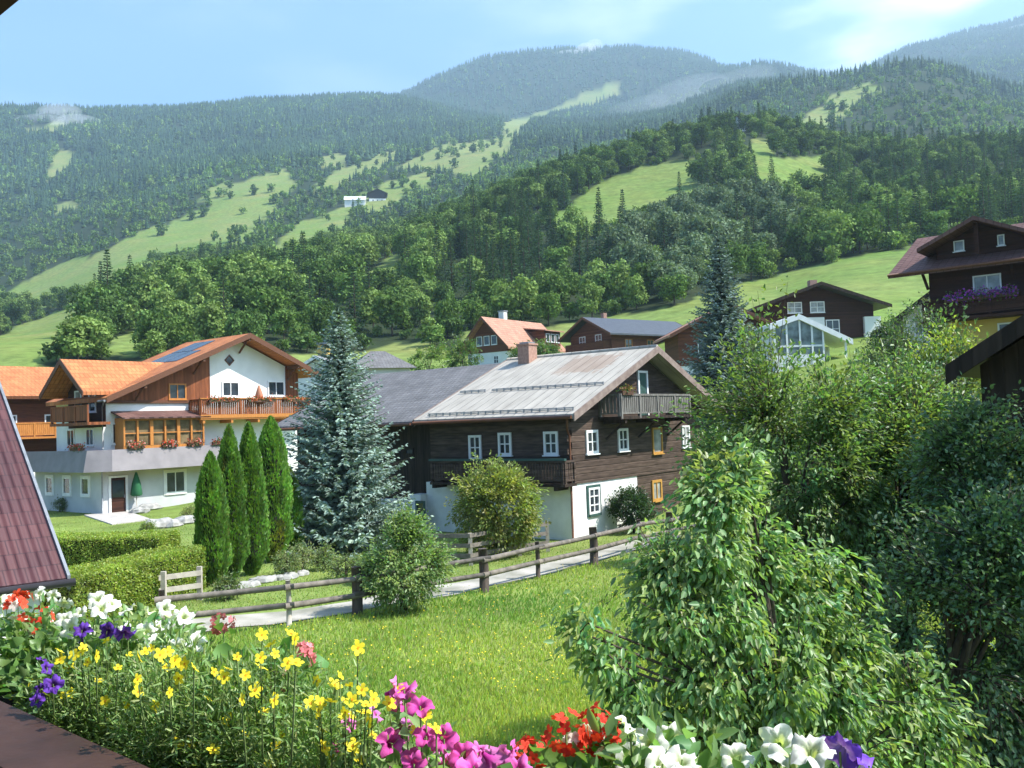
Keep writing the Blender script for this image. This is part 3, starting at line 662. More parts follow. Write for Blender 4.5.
for i in np.where(chosen)[0]:
    zn = zone(u[i], v[i])
    if con[i]:
        o = bpy.data.objects.new('spruce_tree', HSm[sidx[i]]); lb = f'{stone_[sidx[i]]} spruce {zn}'; tag(o, lb, 'spruce', lb.replace('spruce', 'spruces', 1))
    else:
        o = bpy.data.objects.new('broadleaf_tree', HBm[bidx[i]]); lb = f'{tone[bidx[i]]} leafy tree {zn}'; tag(o, lb, 'tree', lb.replace('tree', 'trees', 1))
    COL.objects.link(o); o.location = (x[i], y[i], z[i] - 0.2); w = h[i] * (0.85 + 0.3 * random.random()); o.scale = (w, w, h[i]); o.rotation_euler = (0, 0, random.random() * 6.28)
rest = ~chosen
idx_ = np.where(con, 7 + sidx, bidx)
V, Fs, C = stamp(HB + HS, np.where(rest, idx_, -1), np.stack([x, y, z - 0.2], -1), h, rng.random(len(x)) * 6.28, 0.85 + 0.3 * rng.random(len(x)))
tag(link('hill_woods', mesh_np('hill_woods', V, Fs, C), None, M_far), 'mixed woods covering the upper part of the near hill', 'woods', kind='stuff')
print('hill trees', len(x), int(chosen.sum()), int((chosen & con).sum()))
# middle and far forest
def far_wood(name, label, y0, y1, dens, pcon, h0, h1, variants_c, variants_b, jit):
    x, y = scatter(y0, y1, dens); z = ground_z(x, y); k = ~is_open(x, y, z, jit); x, y, z = x[k], y[k], z[k]
    h = h0 + (h1 - h0) * rng.random(len(x)); k = horizon_cull(x, y, h); x, y, z, h = x[k], y[k], z[k], h[k]
    con = rng.random(len(x)) < np.clip(pcon(x, y) + 0.5 * fbm(x / 150, y / 150, 2), 0.02, 0.98)
    nc = len(variants_c); idx = np.where(con, rng.integers(0, nc, len(x)), nc + rng.integers(0, len(variants_b), len(x)))
    h = np.where(con, h, h * 0.7)
    V, Fs, C = stamp(variants_c + variants_b, idx, np.stack([x, y, z - 0.3], -1), h, rng.random(len(x)) * 6.28, np.clip(0.8 + 0.9 * fbm(x / 110, y / 110, 3) + 0.35 * rng.random(len(x)), 0.4, 1.7))
    tag(link(name, mesh_np(name, V, Fs, C), None, M_far), label, 'forest', kind='stuff'); print(name, len(x), len(Fs))
FSv = [far_spruce(300 + i, c) for i, c in enumerate([(0.03, 0.058, 0.028), (0.025, 0.05, 0.026), (0.036, 0.064, 0.03)])]
FBv = [far_broad(320 + i, c) for i, c in enumerate([G_B, (0.065, 0.105, 0.03), G_L])]
far_wood('slope_woods', 'mixed woods between the sloping meadows across the valley', 545, 1250, 1 / 130.0, lambda x, y: np.where(proj(np.stack([x, y, ground_z(x, y)], -1))[1] > 250, 0.1, np.clip((y - 600) / 900, 0.1, 0.6)), 8.5, 13, FSv, FBv, 3)
far_wood('mountain_forest', 'dark conifer forest covering the distant ridges', 1230, 2650, 1 / 135.0, lambda x, y: 0.0 * x + 0.75, 18, 26, FSv, FBv, 3)
far_wood('peak_forest', 'hazy conifer forest on the farthest mountain', 2640, 4400, 1 / 330.0, lambda x, y: 0.0 * x + 0.97, 20, 28, FSv, FBv, 3)
# single trees and bushes dotted over the far meadows
x, y = scatter(600, 2000, 1 / 1900.0); z = ground_z(x, y); k = is_open(x, y, z, 3) & (proj(np.stack([x, y, z], -1))[0] > 150); x, y, z = x[k], y[k], z[k]
h = 7 + 7 * rng.random(len(x)); V, Fs, C = stamp(FBv, rng.integers(0, 3, len(x)), np.stack([x, y, z - 0.2], -1), h, rng.random(len(x)) * 6, 0.9 + 0.3 * rng.random(len(x)))
tag(link('meadow_bushes', mesh_np('meadow_bushes', V, Fs, C), None, M_far), 'scattered bushes and small trees on the distant sloping meadows', 'bushes', kind='stuff')

# low undergrowth along the wood edges of the near hill
x, y = scatter(100, 480, 1 / 26.0); z = ground_z(x, y)
ed = np.zeros(len(x), bool); op0 = is_open(x, y, z, 3.0)
for dx, dy in ((9, 0), (-9, 0), (0, 12), (0, -12)): ed |= is_open(x + dx, y + dy, ground_z(x + dx, y + dy), 3.0) != op0
k = (ed & ~op0) | (~op0 & (rng.random(len(x)) < 0.12)); x, y, z = x[k], y[k], z[k]; h = 2.0 + 2.6 * rng.random(len(x)); k = horizon_cull(x, y, h); x, y, z, h = x[k], y[k], z[k], h[k]
UB = [hill_broad(400 + i, c, n=260, size=0.17, narrow=0.5) for i, c in enumerate([G_B, (0.06, 0.1, 0.03), G_L])]
V, Fs, C = stamp(UB, rng.integers(0, 3, len(x)), np.stack([x, y, z - 0.3], -1), h, rng.random(len(x)) * 6, 0.8 + 0.4 * rng.random(len(x)))
tag(link('undergrowth', mesh_np('undergrowth', V, Fs, C), None, M_far), 'bushy undergrowth along the edges of the hill woods', 'undergrowth', kind='stuff'); print('undergrowth', len(x))
# thin mist drifting along the ridges
def mist(label, blobs, thick):
    mm_ = bpy.data.materials.new('mist_air'); mm_.use_nodes = True; mn = mm_.node_tree; mn.nodes.clear()
    mv = N(mn, 'ShaderNodeVolumePrincipled'); mv.inputs['Color'].default_value = (0.95, 0.97, 1, 1); mv.inputs['Anisotropy'].default_value = 0.1
    mv.inputs['Density'].default_value = thick / (2 * blobs[0][3] * blobs[0][2] / F)
    mo = N(mn, 'ShaderNodeOutputMaterial'); mn.links.new(mv.outputs[0], mo.inputs['Volume'])
    b = MB()
    for (u_, v_, y_, ru, rv) in blobs:
        c = aty(u_, v_, y_); a, h_ = ru * y_ / F, rv * y_ / F; n, m = 18, 10; k0 = len(b.v)
        for i in range(m + 1):
            t = pi * i / m
            for j in range(n): p_ = 2 * pi * j / n; q = 1 + 0.12 * sin(3 * p_ + u_) * sin(t); b.v.append((c[0] + a * q * sin(t) * cos(p_), c[1] + 0.8 * a * q * sin(t) * sin(p_), c[2] + h_ * cos(t) + 0.12 * a * sin(t) * cos(p_)))
        for i in range(m):
            for j in range(n): b.f.append([k0 + i * n + j, k0 + (i + 1) * n + j, k0 + (i + 1) * n + (j + 1) % n, k0 + i * n + (j + 1) % n]); b.m.append(0); b.sm.append(True)
    tag(b.build('mist', mm_), label, 'mist', kind='stuff')
if MIST:
    mist('wisp of white mist over the left ridge', [(58, 114, 2000, 22, 9), (75, 124, 1950, 26, 7), (40, 122, 1980, 24, 6)], 1.1)
    mist('wisp of white mist at the highest central summit', [(585, 52, 3450, 13, 9), (594, 46, 3500, 9, 7), (566, 62, 3450, 30, 7), (545, 70, 3430, 24, 5)], 1.3)
    mist('thin mist streaming in front of the central mountain', [(690, 92, 2400, 44, 13), (740, 82, 2300, 40, 10), (640, 108, 2300, 36, 8)], 0.35)
    mist('low cloud lying on the far right mountain', [(962, 50, 3600, 40, 8), (1004, 42, 3650, 46, 9), (1040, 50, 3600, 40, 12)], 1.3)

# ------------------------------------------------------------------ building helpers
R52 = radians(52)
class Face:
    """a wall plane in house coordinates: ('y', y0, -1) faces -Y, ('x', x0, -1) faces -X"""
    def __init__(s, ax, p, sg=-1): s.ax, s.p, s.sg = ax, p, sg
    def box(s, b, a0, a1, d0, d1, z0, z1, mi=0):
        q0, q1 = s.p + s.sg * d0, s.p + s.sg * d1
        return b.box(a0, a1, q0, q1, z0, z1, mi) if s.ax == 'y' else b.box(q0, q1, a0, a1, z0, z1, mi)
def window(root, fc, a, z, w, h, frame=None, pane=None, mull=(1, 1), fw=0.09, sur=None, sill=True, name='window', label=None):
    """a = centre along the wall, z = bottom; frame with mullions, pane as sub-part"""
    frame = frame or M_white; pane = pane or M_glass
    b = MB(); x0, x1, z1 = a - w / 2, a + w / 2, z + h
    fc.box(b, x0, x0 + fw, 0.001, 0.07, z, z1); fc.box(b, x1 - fw, x1, 0.001, 0.07, z, z1)
    fc.box(b, x0 + fw, x1 - fw, 0.001, 0.07, z, z + fw); fc.box(b, x0 + fw, x1 - fw, 0.001, 0.07, z1 - fw, z1)
    for i in range(mull[0]): c = x0 + w * (i + 1) / (mull[0] + 1); fc.box(b, c - 0.03, c + 0.03, 0.012, 0.055, z + fw, z1 - fw)
    for i in range(mull[1]): c = z + h * (i + 1) / (mull[1] + 1); fc.box(b, x0 + fw, x1 - fw, 0.014, 0.05, c - 0.025, c + 0.025)
    mats = [frame]
    if sur:
        mats.append(sur); s = 0.11
        fc.box(b, x0 - s, x0 - 0.002, 0.001, 0.05, z - s, z1 + s, 1); fc.box(b, x1 + 0.002, x1 + s, 0.001, 0.05, z - s, z1 + s, 1)
        fc.box(b, x0 - 0.002, x1 + 0.002, 0.001, 0.05, z1 + 0.002, z1 + s, 1)
        fc.box(b, x0 - 0.002, x1 + 0.002, 0.001, 0.09, z - s, z - 0.002, 1)
    elif sill: fc.box(b, x0 - 0.05, x1 + 0.05, 0.001, 0.12, z - 0.05, z - 0.002)
    o = b.build(name, mats, root, label)
    p = MB(); fc.box(p, x0 + fw + 0.001, x1 - fw - 0.001, 0.002, 0.018, z + fw + 0.001, z1 - fw - 0.001); p.build('pane', pane, o)
    return o
def railing(b, path, z0, h, pitch=0.13, bw=0.08, bt=0.025, post=1.6, mi=0, rail=0.09):
    """balusters between rails along a plan path"""
    for (xa, ya), (xb, yb) in zip(path[:-1], path[1:]):
        Ln = math.hypot(xb - xa, yb - ya); dx, dy = (xb - xa) / Ln, (yb - ya) / Ln; axx = abs(dx) > abs(dy)
        def bar(s0, s1, t, za, zb):
            if axx: b.box(xa + dx * s0, xa + dx * s1, ya - t, ya + t, za, zb, mi)
            else: b.box(xa - t, xa + t, ya + dy * s0, ya + dy * s1, za, zb, mi)
        bar(0, Ln, 0.05, z0 + h - rail, z0 + h); bar(0.002, Ln - 0.002, 0.035, z0 + 0.10, z0 + 0.17)
        n = max(1, int(Ln / pitch))
        for i in range(n):
            c = (i + 0.5) * Ln / n; bar(c - bw / 2, c + bw / 2, bt / 2, z0 + 0.171, z0 + h - rail - 0.002)
        m = max(1, int(round(Ln / post)))
        for i in range(m + 1): c = min(max(i * Ln / m, 0.06), Ln - 0.06); bar(c - 0.055, c + 0.055, 0.056, z0 - 0.1, z0 + h - rail - 0.004)
def gable_roof(root, xl, xr, zl, zr, xm, zm, y0, y1, th=0.22, mat=None, edge=None, name='roof'):
    """two roof planes meeting at x=xm; verge boards at both ends"""
    b = MB()
    b.slab((xl, y0, zl), (xm, y0, zm), (xm, y1, zm), (xl, y1, zl), th); b.slab((xm, y0, zm), (xr, y0, zr), (xr, y1, zr), (xm, y1, zm), th)
    o = b.build(name, mat, root)
    for ya, yb in ((y0 - 0.05, y0 - 0.003), (y1 + 0.003, y1 + 0.05)):
        e = MB()
        for (xa, za, xb, zb) in ((xl, zl, xm, zm), (xm, zm, xr, zr)):
            e.face_verts([(xa, ya, za - th - 0.1), (xb, ya, zb - th - 0.1), (xb, ya, zb + 0.03), (xa, ya, za + 0.03), (xa, yb, za - th - 0.1), (xb, yb, zb - th - 0.1), (xb, yb, zb + 0.03), (xa, yb, za + 0.03)],
                         [(0, 1, 2, 3), (7, 6, 5, 4), (0, 4, 5, 1), (1, 5, 6, 2), (2, 6, 7, 3), (3, 7, 4, 0)])
        e.build('verge_board', edge or M_brown, o)
    return o

# ------------------------------------------------------------------ timber farmhouse (middle)
C0 = gnd(573, 541)
T = empty('timber_farmhouse', C0, R52, 'old dark timber farmhouse with pale sheet roof, white base and attached grey tiled barn', 'farmhouse')
XR = 12.4; ZR = 8.28; ZE = 5.25; XM = 6.2; YB = 8.0; YEND = 18.6; sl = (ZR - ZE) / (XM + 0.95)
def zroof(x): return ZE + sl * (x + 0.95) if x < XM else ZR - sl * (x - XM)
b = MB()   # upper timber storey and gable
b.prism_y([(0, 2.32), (XR, 2.32), (XR, zroof(XR) - 0.30), (XM, ZR - 0.30), (0, zroof(0) - 0.30)], 0, YB - 0.1)
for zc in np.arange(2.5, 5.0, 0.54):  # crossed log ends at the corner
    b.box(-0.12, -0.002, 0.02, 0.2, zc, zc + 0.24); b.box(0.03, 0.2, -0.12, -0.002, zc + 0.27, zc + 0.5)
b.build('timber_wall', M_timber, T)
b = MB(); b.box(0.06, 5.5, 0.06, YB + 0.3, -0.6, 2.319); b.build('white_base', M_oldplaster, T)
b = MB(); b.box(5.503, XR, 0.05, YB - 0.2, -0.6, 2.318); b.build('timber_base', M_timber, T)
b = MB(); b.box(0.35, XR - 0.2, YB - 0.098, YEND - 0.5, -0.6, 5.25); b.prism_y([(0.35, 5.251), (XR - 0.2, 5.251), (XM, ZR - 0.5)], YB - 0.05, YEND - 0.5); b.build('barn_wall', M_timber_v, T)
b = MB(); b.box(0.22, 0.345, 9.3, YEND - 0.6, -0.5, 1.45); b.build('barn_plinth', M_oldplaster, T); b = MB(); b.box(-0.35, 0.34, YB + 0.31, 9.0, -0.4, 1.75); b.build('porch_wall', M_oldplaster, T)
roof = gable_roof(T, -0.95, XR + 0.95, ZE, ZE, XM, ZR, -0.9, YB, 0.2, M_farmroof, plain('weathered_verge', (0.26, 0.2, 0.17), (0.18, 0.13, 0.11), 4, 0.8))
g = MB()   # snow guards and the eave strip
for xs, ya, yb in ((1.9, -0.6, 5.6), (1.9, 6.0, 7.6), (-0.62, -0.7, 7.4)):
    zb = zroof(xs) + 0.004
    for yy_ in np.arange(ya, yb, 0.42): g.box(xs - 0.03, xs + 0.03, yy_, yy_ + 0.04, zb, zb + 0.14)
    g.box(xs - 0.025, xs + 0.025, ya, yb, zb + 0.09, zb + 0.13); g.box(xs - 0.045, xs - 0.027, ya, yb, zb + 0.03, zb + 0.07)
g.build('snow_guard', M_zinc, roof)
rc = MB(); rc.tube([(XM, -0.9, ZR + 0.0), (XM, YB, ZR + 0.0)], 0.1, 8); rc.build('ridge_cap', M_farmroof, roof)
barnroof = gable_roof(T, -1.0, XR + 1.0, ZE - 0.06, ZE - 0.06, XM, ZR - 0.14, YB + 0.06, YEND, 0.2, M_tile_g, M_timber_v, 'barn_roof')
gm = MB()
gm.tube([(-1.02, -0.85, ZE - 0.13), (-1.02, YB, ZE - 0.15)], 0.075, 8); gm.tube([(-1.07, YB + 0.1, ZE - 0.19), (-1.07, YEND, ZE - 0.22)], 0.075, 8)
gm.tube([(-0.98, -0.6, ZE - 0.2), (-0.3, -0.12, ZE - 0.65), (-0.12, -0.1, ZE - 0.9), (-0.12, -0.1, 0.0)], 0.05, 6); gm.build('gutter', M_brown, T)
b = MB(); b.box(5.35, 6.05, 5.95, 6.65, 7.4, 8.88); b.box(5.3, 6.1, 5.9, 6.7, 8.881, 8.96); ch = b.build('chimney', M_brick, T)
b = MB(); b.box(5.42, 5.98, 6.02, 6.58, 8.963, 9.04); b.build('chimney_cap', M_zinc, ch)
FG, FS = Face('y', 0.0), Face('x', 0.0)
window(T, FG, 1.68, 3.52, 0.92, 1.02, mull=(1, 1), fw=0.12); window(T, FG, 4.25, 3.52, 0.86, 1.02, fw=0.11)
window(T, FG, 1.75, 0.92, 0.85, 1.15, sur=M_greenpaint, mull=(1, 2)) if False else window(T, Face('y', 0.06), 1.75, 0.95, 0.85, 1.12, sur=M_greenpaint, mull=(1, 2))
window(T, FG, 7.4, 3.25, 0.95, 1.25, M_ywood, M_curtain, (0, 0)); window(T, FG, 10.35, 3.42, 0.8, 1.1, M_white, M_curtain)
window(T, Face('y', 0.05), 7.25, 1.0, 0.95, 1.0, M_ywood, M_curtain, (1, 0), 0.12); window(T, Face('y', 0.05), 10.4, 0.85, 1.05, 1.15, M_ywood, M_glass, (1, 0), 0.14)
for a, zc in ((5.12, 3.35), (3.4, 3.55), (0.92, 3.55)): window(T, FS, a, zc, 0.74, 1.0 if a < 5 else 1.12, fw=0.11)
window(T, Face('x', -0.35), 8.65 - 0.35, 0.62, 0.6, 0.85, M_greenpaint, M_glass, (0, 0), 0.1)
window(T, Face('x', 0.35), 9.6, 3.6, 0.55, 0.3, M_timber_v, M_glass, (0, 0), 0.06, sill=False)
# loft door behind the gable balcony
b = MB(); FG.box(b, 5.75, 5.87, 0.001, 0.08, 5.1, 7.2); FG.box(b, 6.55, 6.67, 0.001, 0.08, 5.1, 7.2); FG.box(b, 5.871, 6.549, 0.001, 0.08, 7.1, 7.2); FG.box(b, 5.871, 6.549, 0.002, 0.03, 5.1, 7.098, 1)
b.build('loft_door', [M_white, M_greenpaint], T)
bal = MB(); bal.box(2.3, 8.9, -1.15, -0.003, 4.95, 5.08)
for xb in (2.8, 5.6, 8.4): bal.box(xb - 0.08, xb + 0.08, -1.1, -0.004, 4.78, 4.948); bal.tube([(xb, -0.95, 4.8), (xb, -0.05, 4.1)], 0.06, 5)
bo = bal.build('gable_balcony', M_timber_v, T)
rb = MB(); railing(rb, [(2.36, -0.02), (2.36, -1.1), (8.84, -1.1), (8.84, -0.02)], 5.08, 0.98, 0.17, 0.12, 0.03, 1.65); rb.build('railing', M_greyrail, bo)
bal = MB(); bal.box(-0.85, -0.003, -0.3, 7.2, 2.28, 2.4)
for yb in (0.2, 2.6, 5, 7): bal.box(-0.84, -0.004, yb - 0.08, yb + 0.08, 2.12, 2.278)
bo = bal.build('side_balcony', M_timber_v, T)
rb = MB(); railing(rb, [(-0.02, -0.24), (-0.8, -0.24), (-0.8, 7.14), (-0.02, 7.14)], 2.4, 0.95, 0.15, 0.115, 0.03, 1.8); rb.build('railing', M_timber, bo)
rb = MB(); rb.box(-0.88, -0.72, -0.32, 7.22, 3.353, 3.44); rb.build('green_rail_board', M_greenpaint, bo)

# ------------------------------------------------------------------ white chalet (left)
W0 = gnd(104, 514)
H = empty('white_chalet', W0, R52, 'large white chalet with orange tiled roof, wooden balcony and glazed bay at left', 'house')
HL = 6.3; sw = 0.43; ZW = 12.15; XMW = 10.4
def zw(x): return ZW - sw * abs(x - XMW)
b = MB(); b.prism_y([(0, -0.5), (15.8, -0.5), (15.8, zw(15.8) - 0.4), (XMW, ZW - 0.42), (0, zw(0) - 0.42)], 0, HL); b.build('wall', M_plaster, H)
b = MB(); b.box(-0.12, 9.2, -0.12, 9.3, -0.5, 2.72); b.build('ground_floor_wall', M_greyplaster, H)
gable_roof(H, 0.3 - 1.2 + 0.4, 16.9, zw(-0.5), zw(16.9), XMW, ZW, -1.5, HL + 0.4, 0.26, M_tile_o, M_brown)
# timber clad upper left part of the gable and the dark soffit
b = MB(); b.prism_y([(0.02, 7.3), (7.9, 7.3), (7.9, zw(7.9) - 0.44), (0.02, zw(0.02) - 0.44)], -0.09, -0.003); b.build('timber_cladding', M_brown_v, H)
b = MB(); b.box(-0.03, 7.92, -0.16, -0.094, 7.12, 7.32); b.build('trim_board', M_brown, H); b = MB(); b.prism_y([(14.6, 7.4), (15.78, 7.4), (15.78, zw(15.78) - 0.44), (14.6, zw(14.6) - 0.44)], -0.085, -0.004); b.build('side_cladding', M_brown_v, H)
for xx_ in (2.2, 6.6, XMW, 14.8):
    b = MB(); b.box(xx_ - 0.09, xx_ + 0.09, -1.45, -0.1, zw(xx_) - 0.55, zw(xx_) - 0.30); b.tube([(xx_, -1.1, zw(xx_) - 0.5), (xx_, -0.12, zw(xx_) - 1.35)], 0.08, 5); b.build('roof_bracket', M_brown, H)
FG, FS = Face('y', 0.0), Face('x', 0.0)
window(H, FG, 9.65, 7.55, 1.5, 1.15, M_white, M_glass, (1, 0), 0.12); window(H, FG, 13.7, 7.6, 1.6, 1.2, M_white, M_glass, (1, 0), 0.12)
window(H, Face('y', -0.09), 5.3, 7.36, 1.35, 1.12, M_orange, M_glass, (1, 0), 0.1)
window(H, FG, 1.0, 4.45, 0.85, 1.4, M_white, M_glass, (0, 0), 0.1)
b = MB(); s = 0.42; cxd, czd = 9.6, 10.25   # diamond light
for r0, r1, mi, d in ((0.0, s * 0.72, 1, 0.02), (s * 0.74, s, 0, 0.06)):
    q = [(cxd, czd - r1), (cxd + r1, czd), (cxd, czd + r1), (cxd - r1, czd)]
    if r0 == 0: b.prism_y(q, -d, -0.002, mi)
    else:
        p = [(cxd, czd - r0), (cxd + r0, czd), (cxd, czd + r0), (cxd - r0, czd)]
        for i in range(4): b.prism_y([q[i], q[(i + 1) % 4], p[(i + 1) % 4], p[i]], -d, -0.002, mi)
b.build('diamond_window', [M_brown, M_glass], H)
bal = MB(); bal.box(6.2, 15.9, -1.45, -0.003, 5.9, 6.1)
for xb in np.linspace(6.5, 15.6, 5): bal.box(xb - 0.09, xb + 0.09, -1.4, -0.005, 5.65, 5.898)
bo = bal.build('balcony', M_orange, H)
rb = MB(); railing(rb, [(6.25, -0.02), (6.25, -1.38), (15.85, -1.38), (15.85, -0.02)], 6.1, 1.25, 0.17, 0.13, 0.03, 1.6); rb.build('railing', M_brown_v, bo)
rb = MB(); rb.box(6.2, 15.9, -1.5, -1.45, 6.0, 6.25); rb.box(6.2, 15.9, -1.48, -1.28, 7.353, 7.42); rb.build('rail_board', M_orange, bo)
# skirt terrace round the corner
b = MB()
out = [(9.2, -1.5), (-0.2, -1.5), (-1.5, -0.4), (-1.5, 9.4)]; inn = [(9.2, -0.14), (-0.1, -0.14), (-0.14, -0.1), (-0.14, 9.4)]
top = [(9.2, -1.15), (0.0, -1.15), (-1.15, -0.2), (-1.15, 9.4)]
for i in range(3):
    (xa, ya), (xb, yb) = out[i], out[i + 1]; (ua, va), (ub, vb) = top[i], top[i + 1]; (ia, ja), (ib, jb) = inn[i], inn[i + 1]
    b.face_verts([(xa, ya, 2.75), (xb, yb, 2.75), (ub, vb, 4.12), (ua, va, 4.12)], [(0, 1, 2, 3)][::1], 0)
    b.face_verts([(xa, ya, 2.749), (xb, yb, 2.749), (ib, jb, 2.749), (ia, ja, 2.749)], [(0, 1, 2, 3)], 1)
    b.face_verts([(ua, va, 4.121), (ub, vb, 4.121), (ub * 0.8 if abs(ub) < 2 else ub, vb * 0.8 if abs(vb) < 2 else vb, 4.121), (ua * 0.8 if abs(ua) < 2 else ua, va * 0.8 if abs(va) < 2 else va, 4.121)], [(0, 1, 2, 3)], 0)
b.build('terrace_parapet', [M_parapet, M_orange], H)
# glazed bay on the terrace
b = MB(); x0, x1, y0 = 0.8, 6.7, -1.1; nw = 6; z0, z1 = 4.3, 5.95
b.box(x0, x1, y0, -0.003, 3.2, z0); b.box(x0, x1, y0 - 0.03, y0 - 0.001, z1, z1 + 0.2); b.box(x0 - 0.001, x0 + 0.12, y0, -0.004, z0, z1 + 0.2)
cl = np.linspace(x0, x1, nw + 1)
for i, c in enumerate(cl):
    wd = 0.11 if i % 2 == 0 else 0.06; b.box(max(c - wd, x0), min(c + wd, x1), y0 - 0.02, y0 + 0.12, z0 + 0.001, z1 - 0.001)
for i in range(nw): b.box(cl[i] + 0.12, cl[i + 1] - 0.12, y0, y0 + 0.06, 5.1, 5.16)
bay = b.build('glazed_bay', M_orange, H)
b = MB(); b.box(x0 + 0.13, x1 - 0.13, y0 + 0.13, y0 + 0.15, z0, z1); b.build('pane', glass_mat('bay_glass', (0.09, 0.065, 0.035)), bay)
b = MB(); b.slab((x0 - 0.25, y0 - 0.4, 6.16), (x1 + 0.3, y0 - 0.4, 6.16), (x1 + 0.3, -0.004, 6.62), (x0 - 0.25, -0.004, 6.62), 0.1); b.build('bay_roof', M_tile_b, bay)
FSg, FGg = Face('x', -0.12), Face('y', -0.12)
for a in (7.4, 4.9, 2.4): window(H, FSg, a - 0.3, 1.15, 1.05, 1.2, M_white, M_glass, (0, 0), 0.12, sur=M_white)
for a in (4.2, 1.6): window(H, FS, a, 4.4, 1.05, 1.15, M_white, M_glass, (1, 0), 0.09)
window(H, FGg, 5.0, 0.95, 1.5, 1.5, M_white, M_glass, (1, 0), 0.1, sur=M_white)
b = MB(); FGg.box(b, 0.25, 0.4, 0.001, 0.08, 0, 2.4); FGg.box(b, 1.4, 1.55, 0.001, 0.08, 0, 2.4); FGg.box(b, 0.401, 1.399, 0.001, 0.08, 2.28, 2.4); FGg.box(b, 0.401, 1.399, 0.002, 0.03, 0, 2.279, 1)
FGg.box(b, 0.5, 1.3, 0.031, 0.045, 1.0, 2.1, 2)
d_ = b.build('door', [M_white, M_chaletwood, M_glass], H)
b = MB(); b.tube([(1.28, -0.2, 0.95), (1.28, -0.2, 1.15)], 0.02, 6); b.build('handle', M_zinc, d_)
# cross gable facing left with its balcony
YM = 2.0; ZC = 10.1; hw = 2.95; zc = 7.85; xi = XMW - (ZW - ZC) / sw
b = MB(); b.prism_x([(YM - hw + 0.5, 5.6), (YM + hw - 0.5, 5.6), (YM + hw - 0.5, 8.2), (YM, ZC - 0.4), (YM - hw + 0.5, 8.2)], -0.06, -0.004); 
b.build('side_gable_wall', M_chaletwood, H)
b = MB()
for sgn in (-1, 1):
    a = (-1.7, YM, ZC); e = (-1.7, YM + sgn * hw, zc); e2 = (XMW - (ZW - zc) / sw + 0.4, YM + sgn * hw, zc + 0.03); a2 = (xi + 0.1, YM, ZC)
    q = [e, e2, a2, a]
    if sgn > 0: q = [a, a2, e2, e]
    b.slab(*q, 0.22)
cg = b.build('side_gable_roof', M_tile_os, H)
e = MB()
for sgn in (-1, 1):
    ya, yb = YM, YM + sgn * hw; za, zb = ZC, zc
    q = [(-1.76, ya, za - 0.34), (-1.76, yb, zb - 0.34), (-1.76, yb, zb + 0.03), (-1.76, ya, za + 0.03), (-1.703, ya, za - 0.34), (-1.703, yb, zb - 0.34), (-1.703, yb, zb + 0.03), (-1.703, ya, za + 0.03)]
    e.face_verts(q, [(0, 1, 2, 3), (7, 6, 5, 4), (0, 4, 5, 1), (1, 5, 6, 2), (2, 6, 7, 3), (3, 7, 4, 0)])
e.build('verge_board', M_brown, cg)
bal = MB(); bal.box(-1.5, -0.003, -1.0, 4.0, 5.75, 5.93); bo = bal.build('side_balcony', M_brown_v, H)
rb = MB(); railing(rb, [(-1.42, -0.95), (-1.42, 3.95), (-0.02, 3.95)], 5.93, 1.1, 0.14, 0.13, 0.03, 1.6); rb.build('railing', M_brown_v, bo)
window(H, Face('x', -0.06), 1.1, 6.6, 0.9, 1.5, M_white, M_glass, (0, 0), 0.09); window(H, Face('x', -0.06), 3.0, 6.2, 0.9, 1.9, M_white, M_curtain, (0, 0), 0.09)
b = MB(); zs = lambda x: zw(x) + 0.05
for i, (xa, ya) in enumerate([(5.6, 0.4), (5.6, 1.8), (5.6, 3.2), (7.7, 1.8), (7.7, 3.2)]):
    b = MB(); b.slab((xa, ya, zs(xa)), (xa + 1.95, ya, zs(xa + 1.95)), (xa + 1.95, ya + 1.3, zs(xa + 1.95)), (xa, ya + 1.3, zs(xa)), 0.04); b.build('solar_panel', M_solar, H)
gm = MB(); gm.tube([(-0.6, -1.45, zw(-0.5) - 0.22), (-0.6, -0.6, zw(-0.5) - 0.22)], 0.08, 6); gm.tube([(-0.5, -1.2, 7.3), (-0.08, -0.16, 6.9), (-0.08, -0.16, 4.2)], 0.05, 6); gm.tube([(-0.2, -0.2, 2.7), (-0.2, -0.2, 0)], 0.05, 6); gm.build('gutter', M_zinc, H)
b = MB(); b.box(13, 13.6, 5, 5.6, 10.3, 12.3); b.build('chimney', M_plaster, H)

# a simple chalet built from a frame: used for the houses further up the slope
def chalet(name, label, loc, rot, w, length, ze, zr, mats, over=(0.9, 1.0), base_h=0.0, name_cat='house', roof_mat=None, verge=None, roof_th=0.22, xm=None, ze2=None):
    h = empty(name, loc, rot, label, name_cat); xm = w / 2 if xm is None else xm; sl_ = (zr - ze) / (xm + over[0]); ze2 = ze if ze2 is None else ze2; sr = (zr - ze2) / (w - xm + over[0])
    b = MB(); b.prism_y([(0, base_h), (w, base_h), (w, ze2 + sr * over[0] - roof_th - 0.05), (xm, zr - roof_th - 0.05), (0, ze + sl_ * over[0] - roof_th - 0.05)], 0, length); b.build('wall', mats[0], h)
    if base_h > 0 or len(mats) > 1:
        b = MB(); b.box(0.05, w - 0.05, 0.05, length - 0.05, -2.5, base_h - 0.002); b.build('base_wall', mats[1], h)
    gable_roof(h, -over[0], w + over[0], ze, ze2, xm, zr, -over[1], length + over[1] * 0.6, roof_th, roof_mat, verge)
    return h

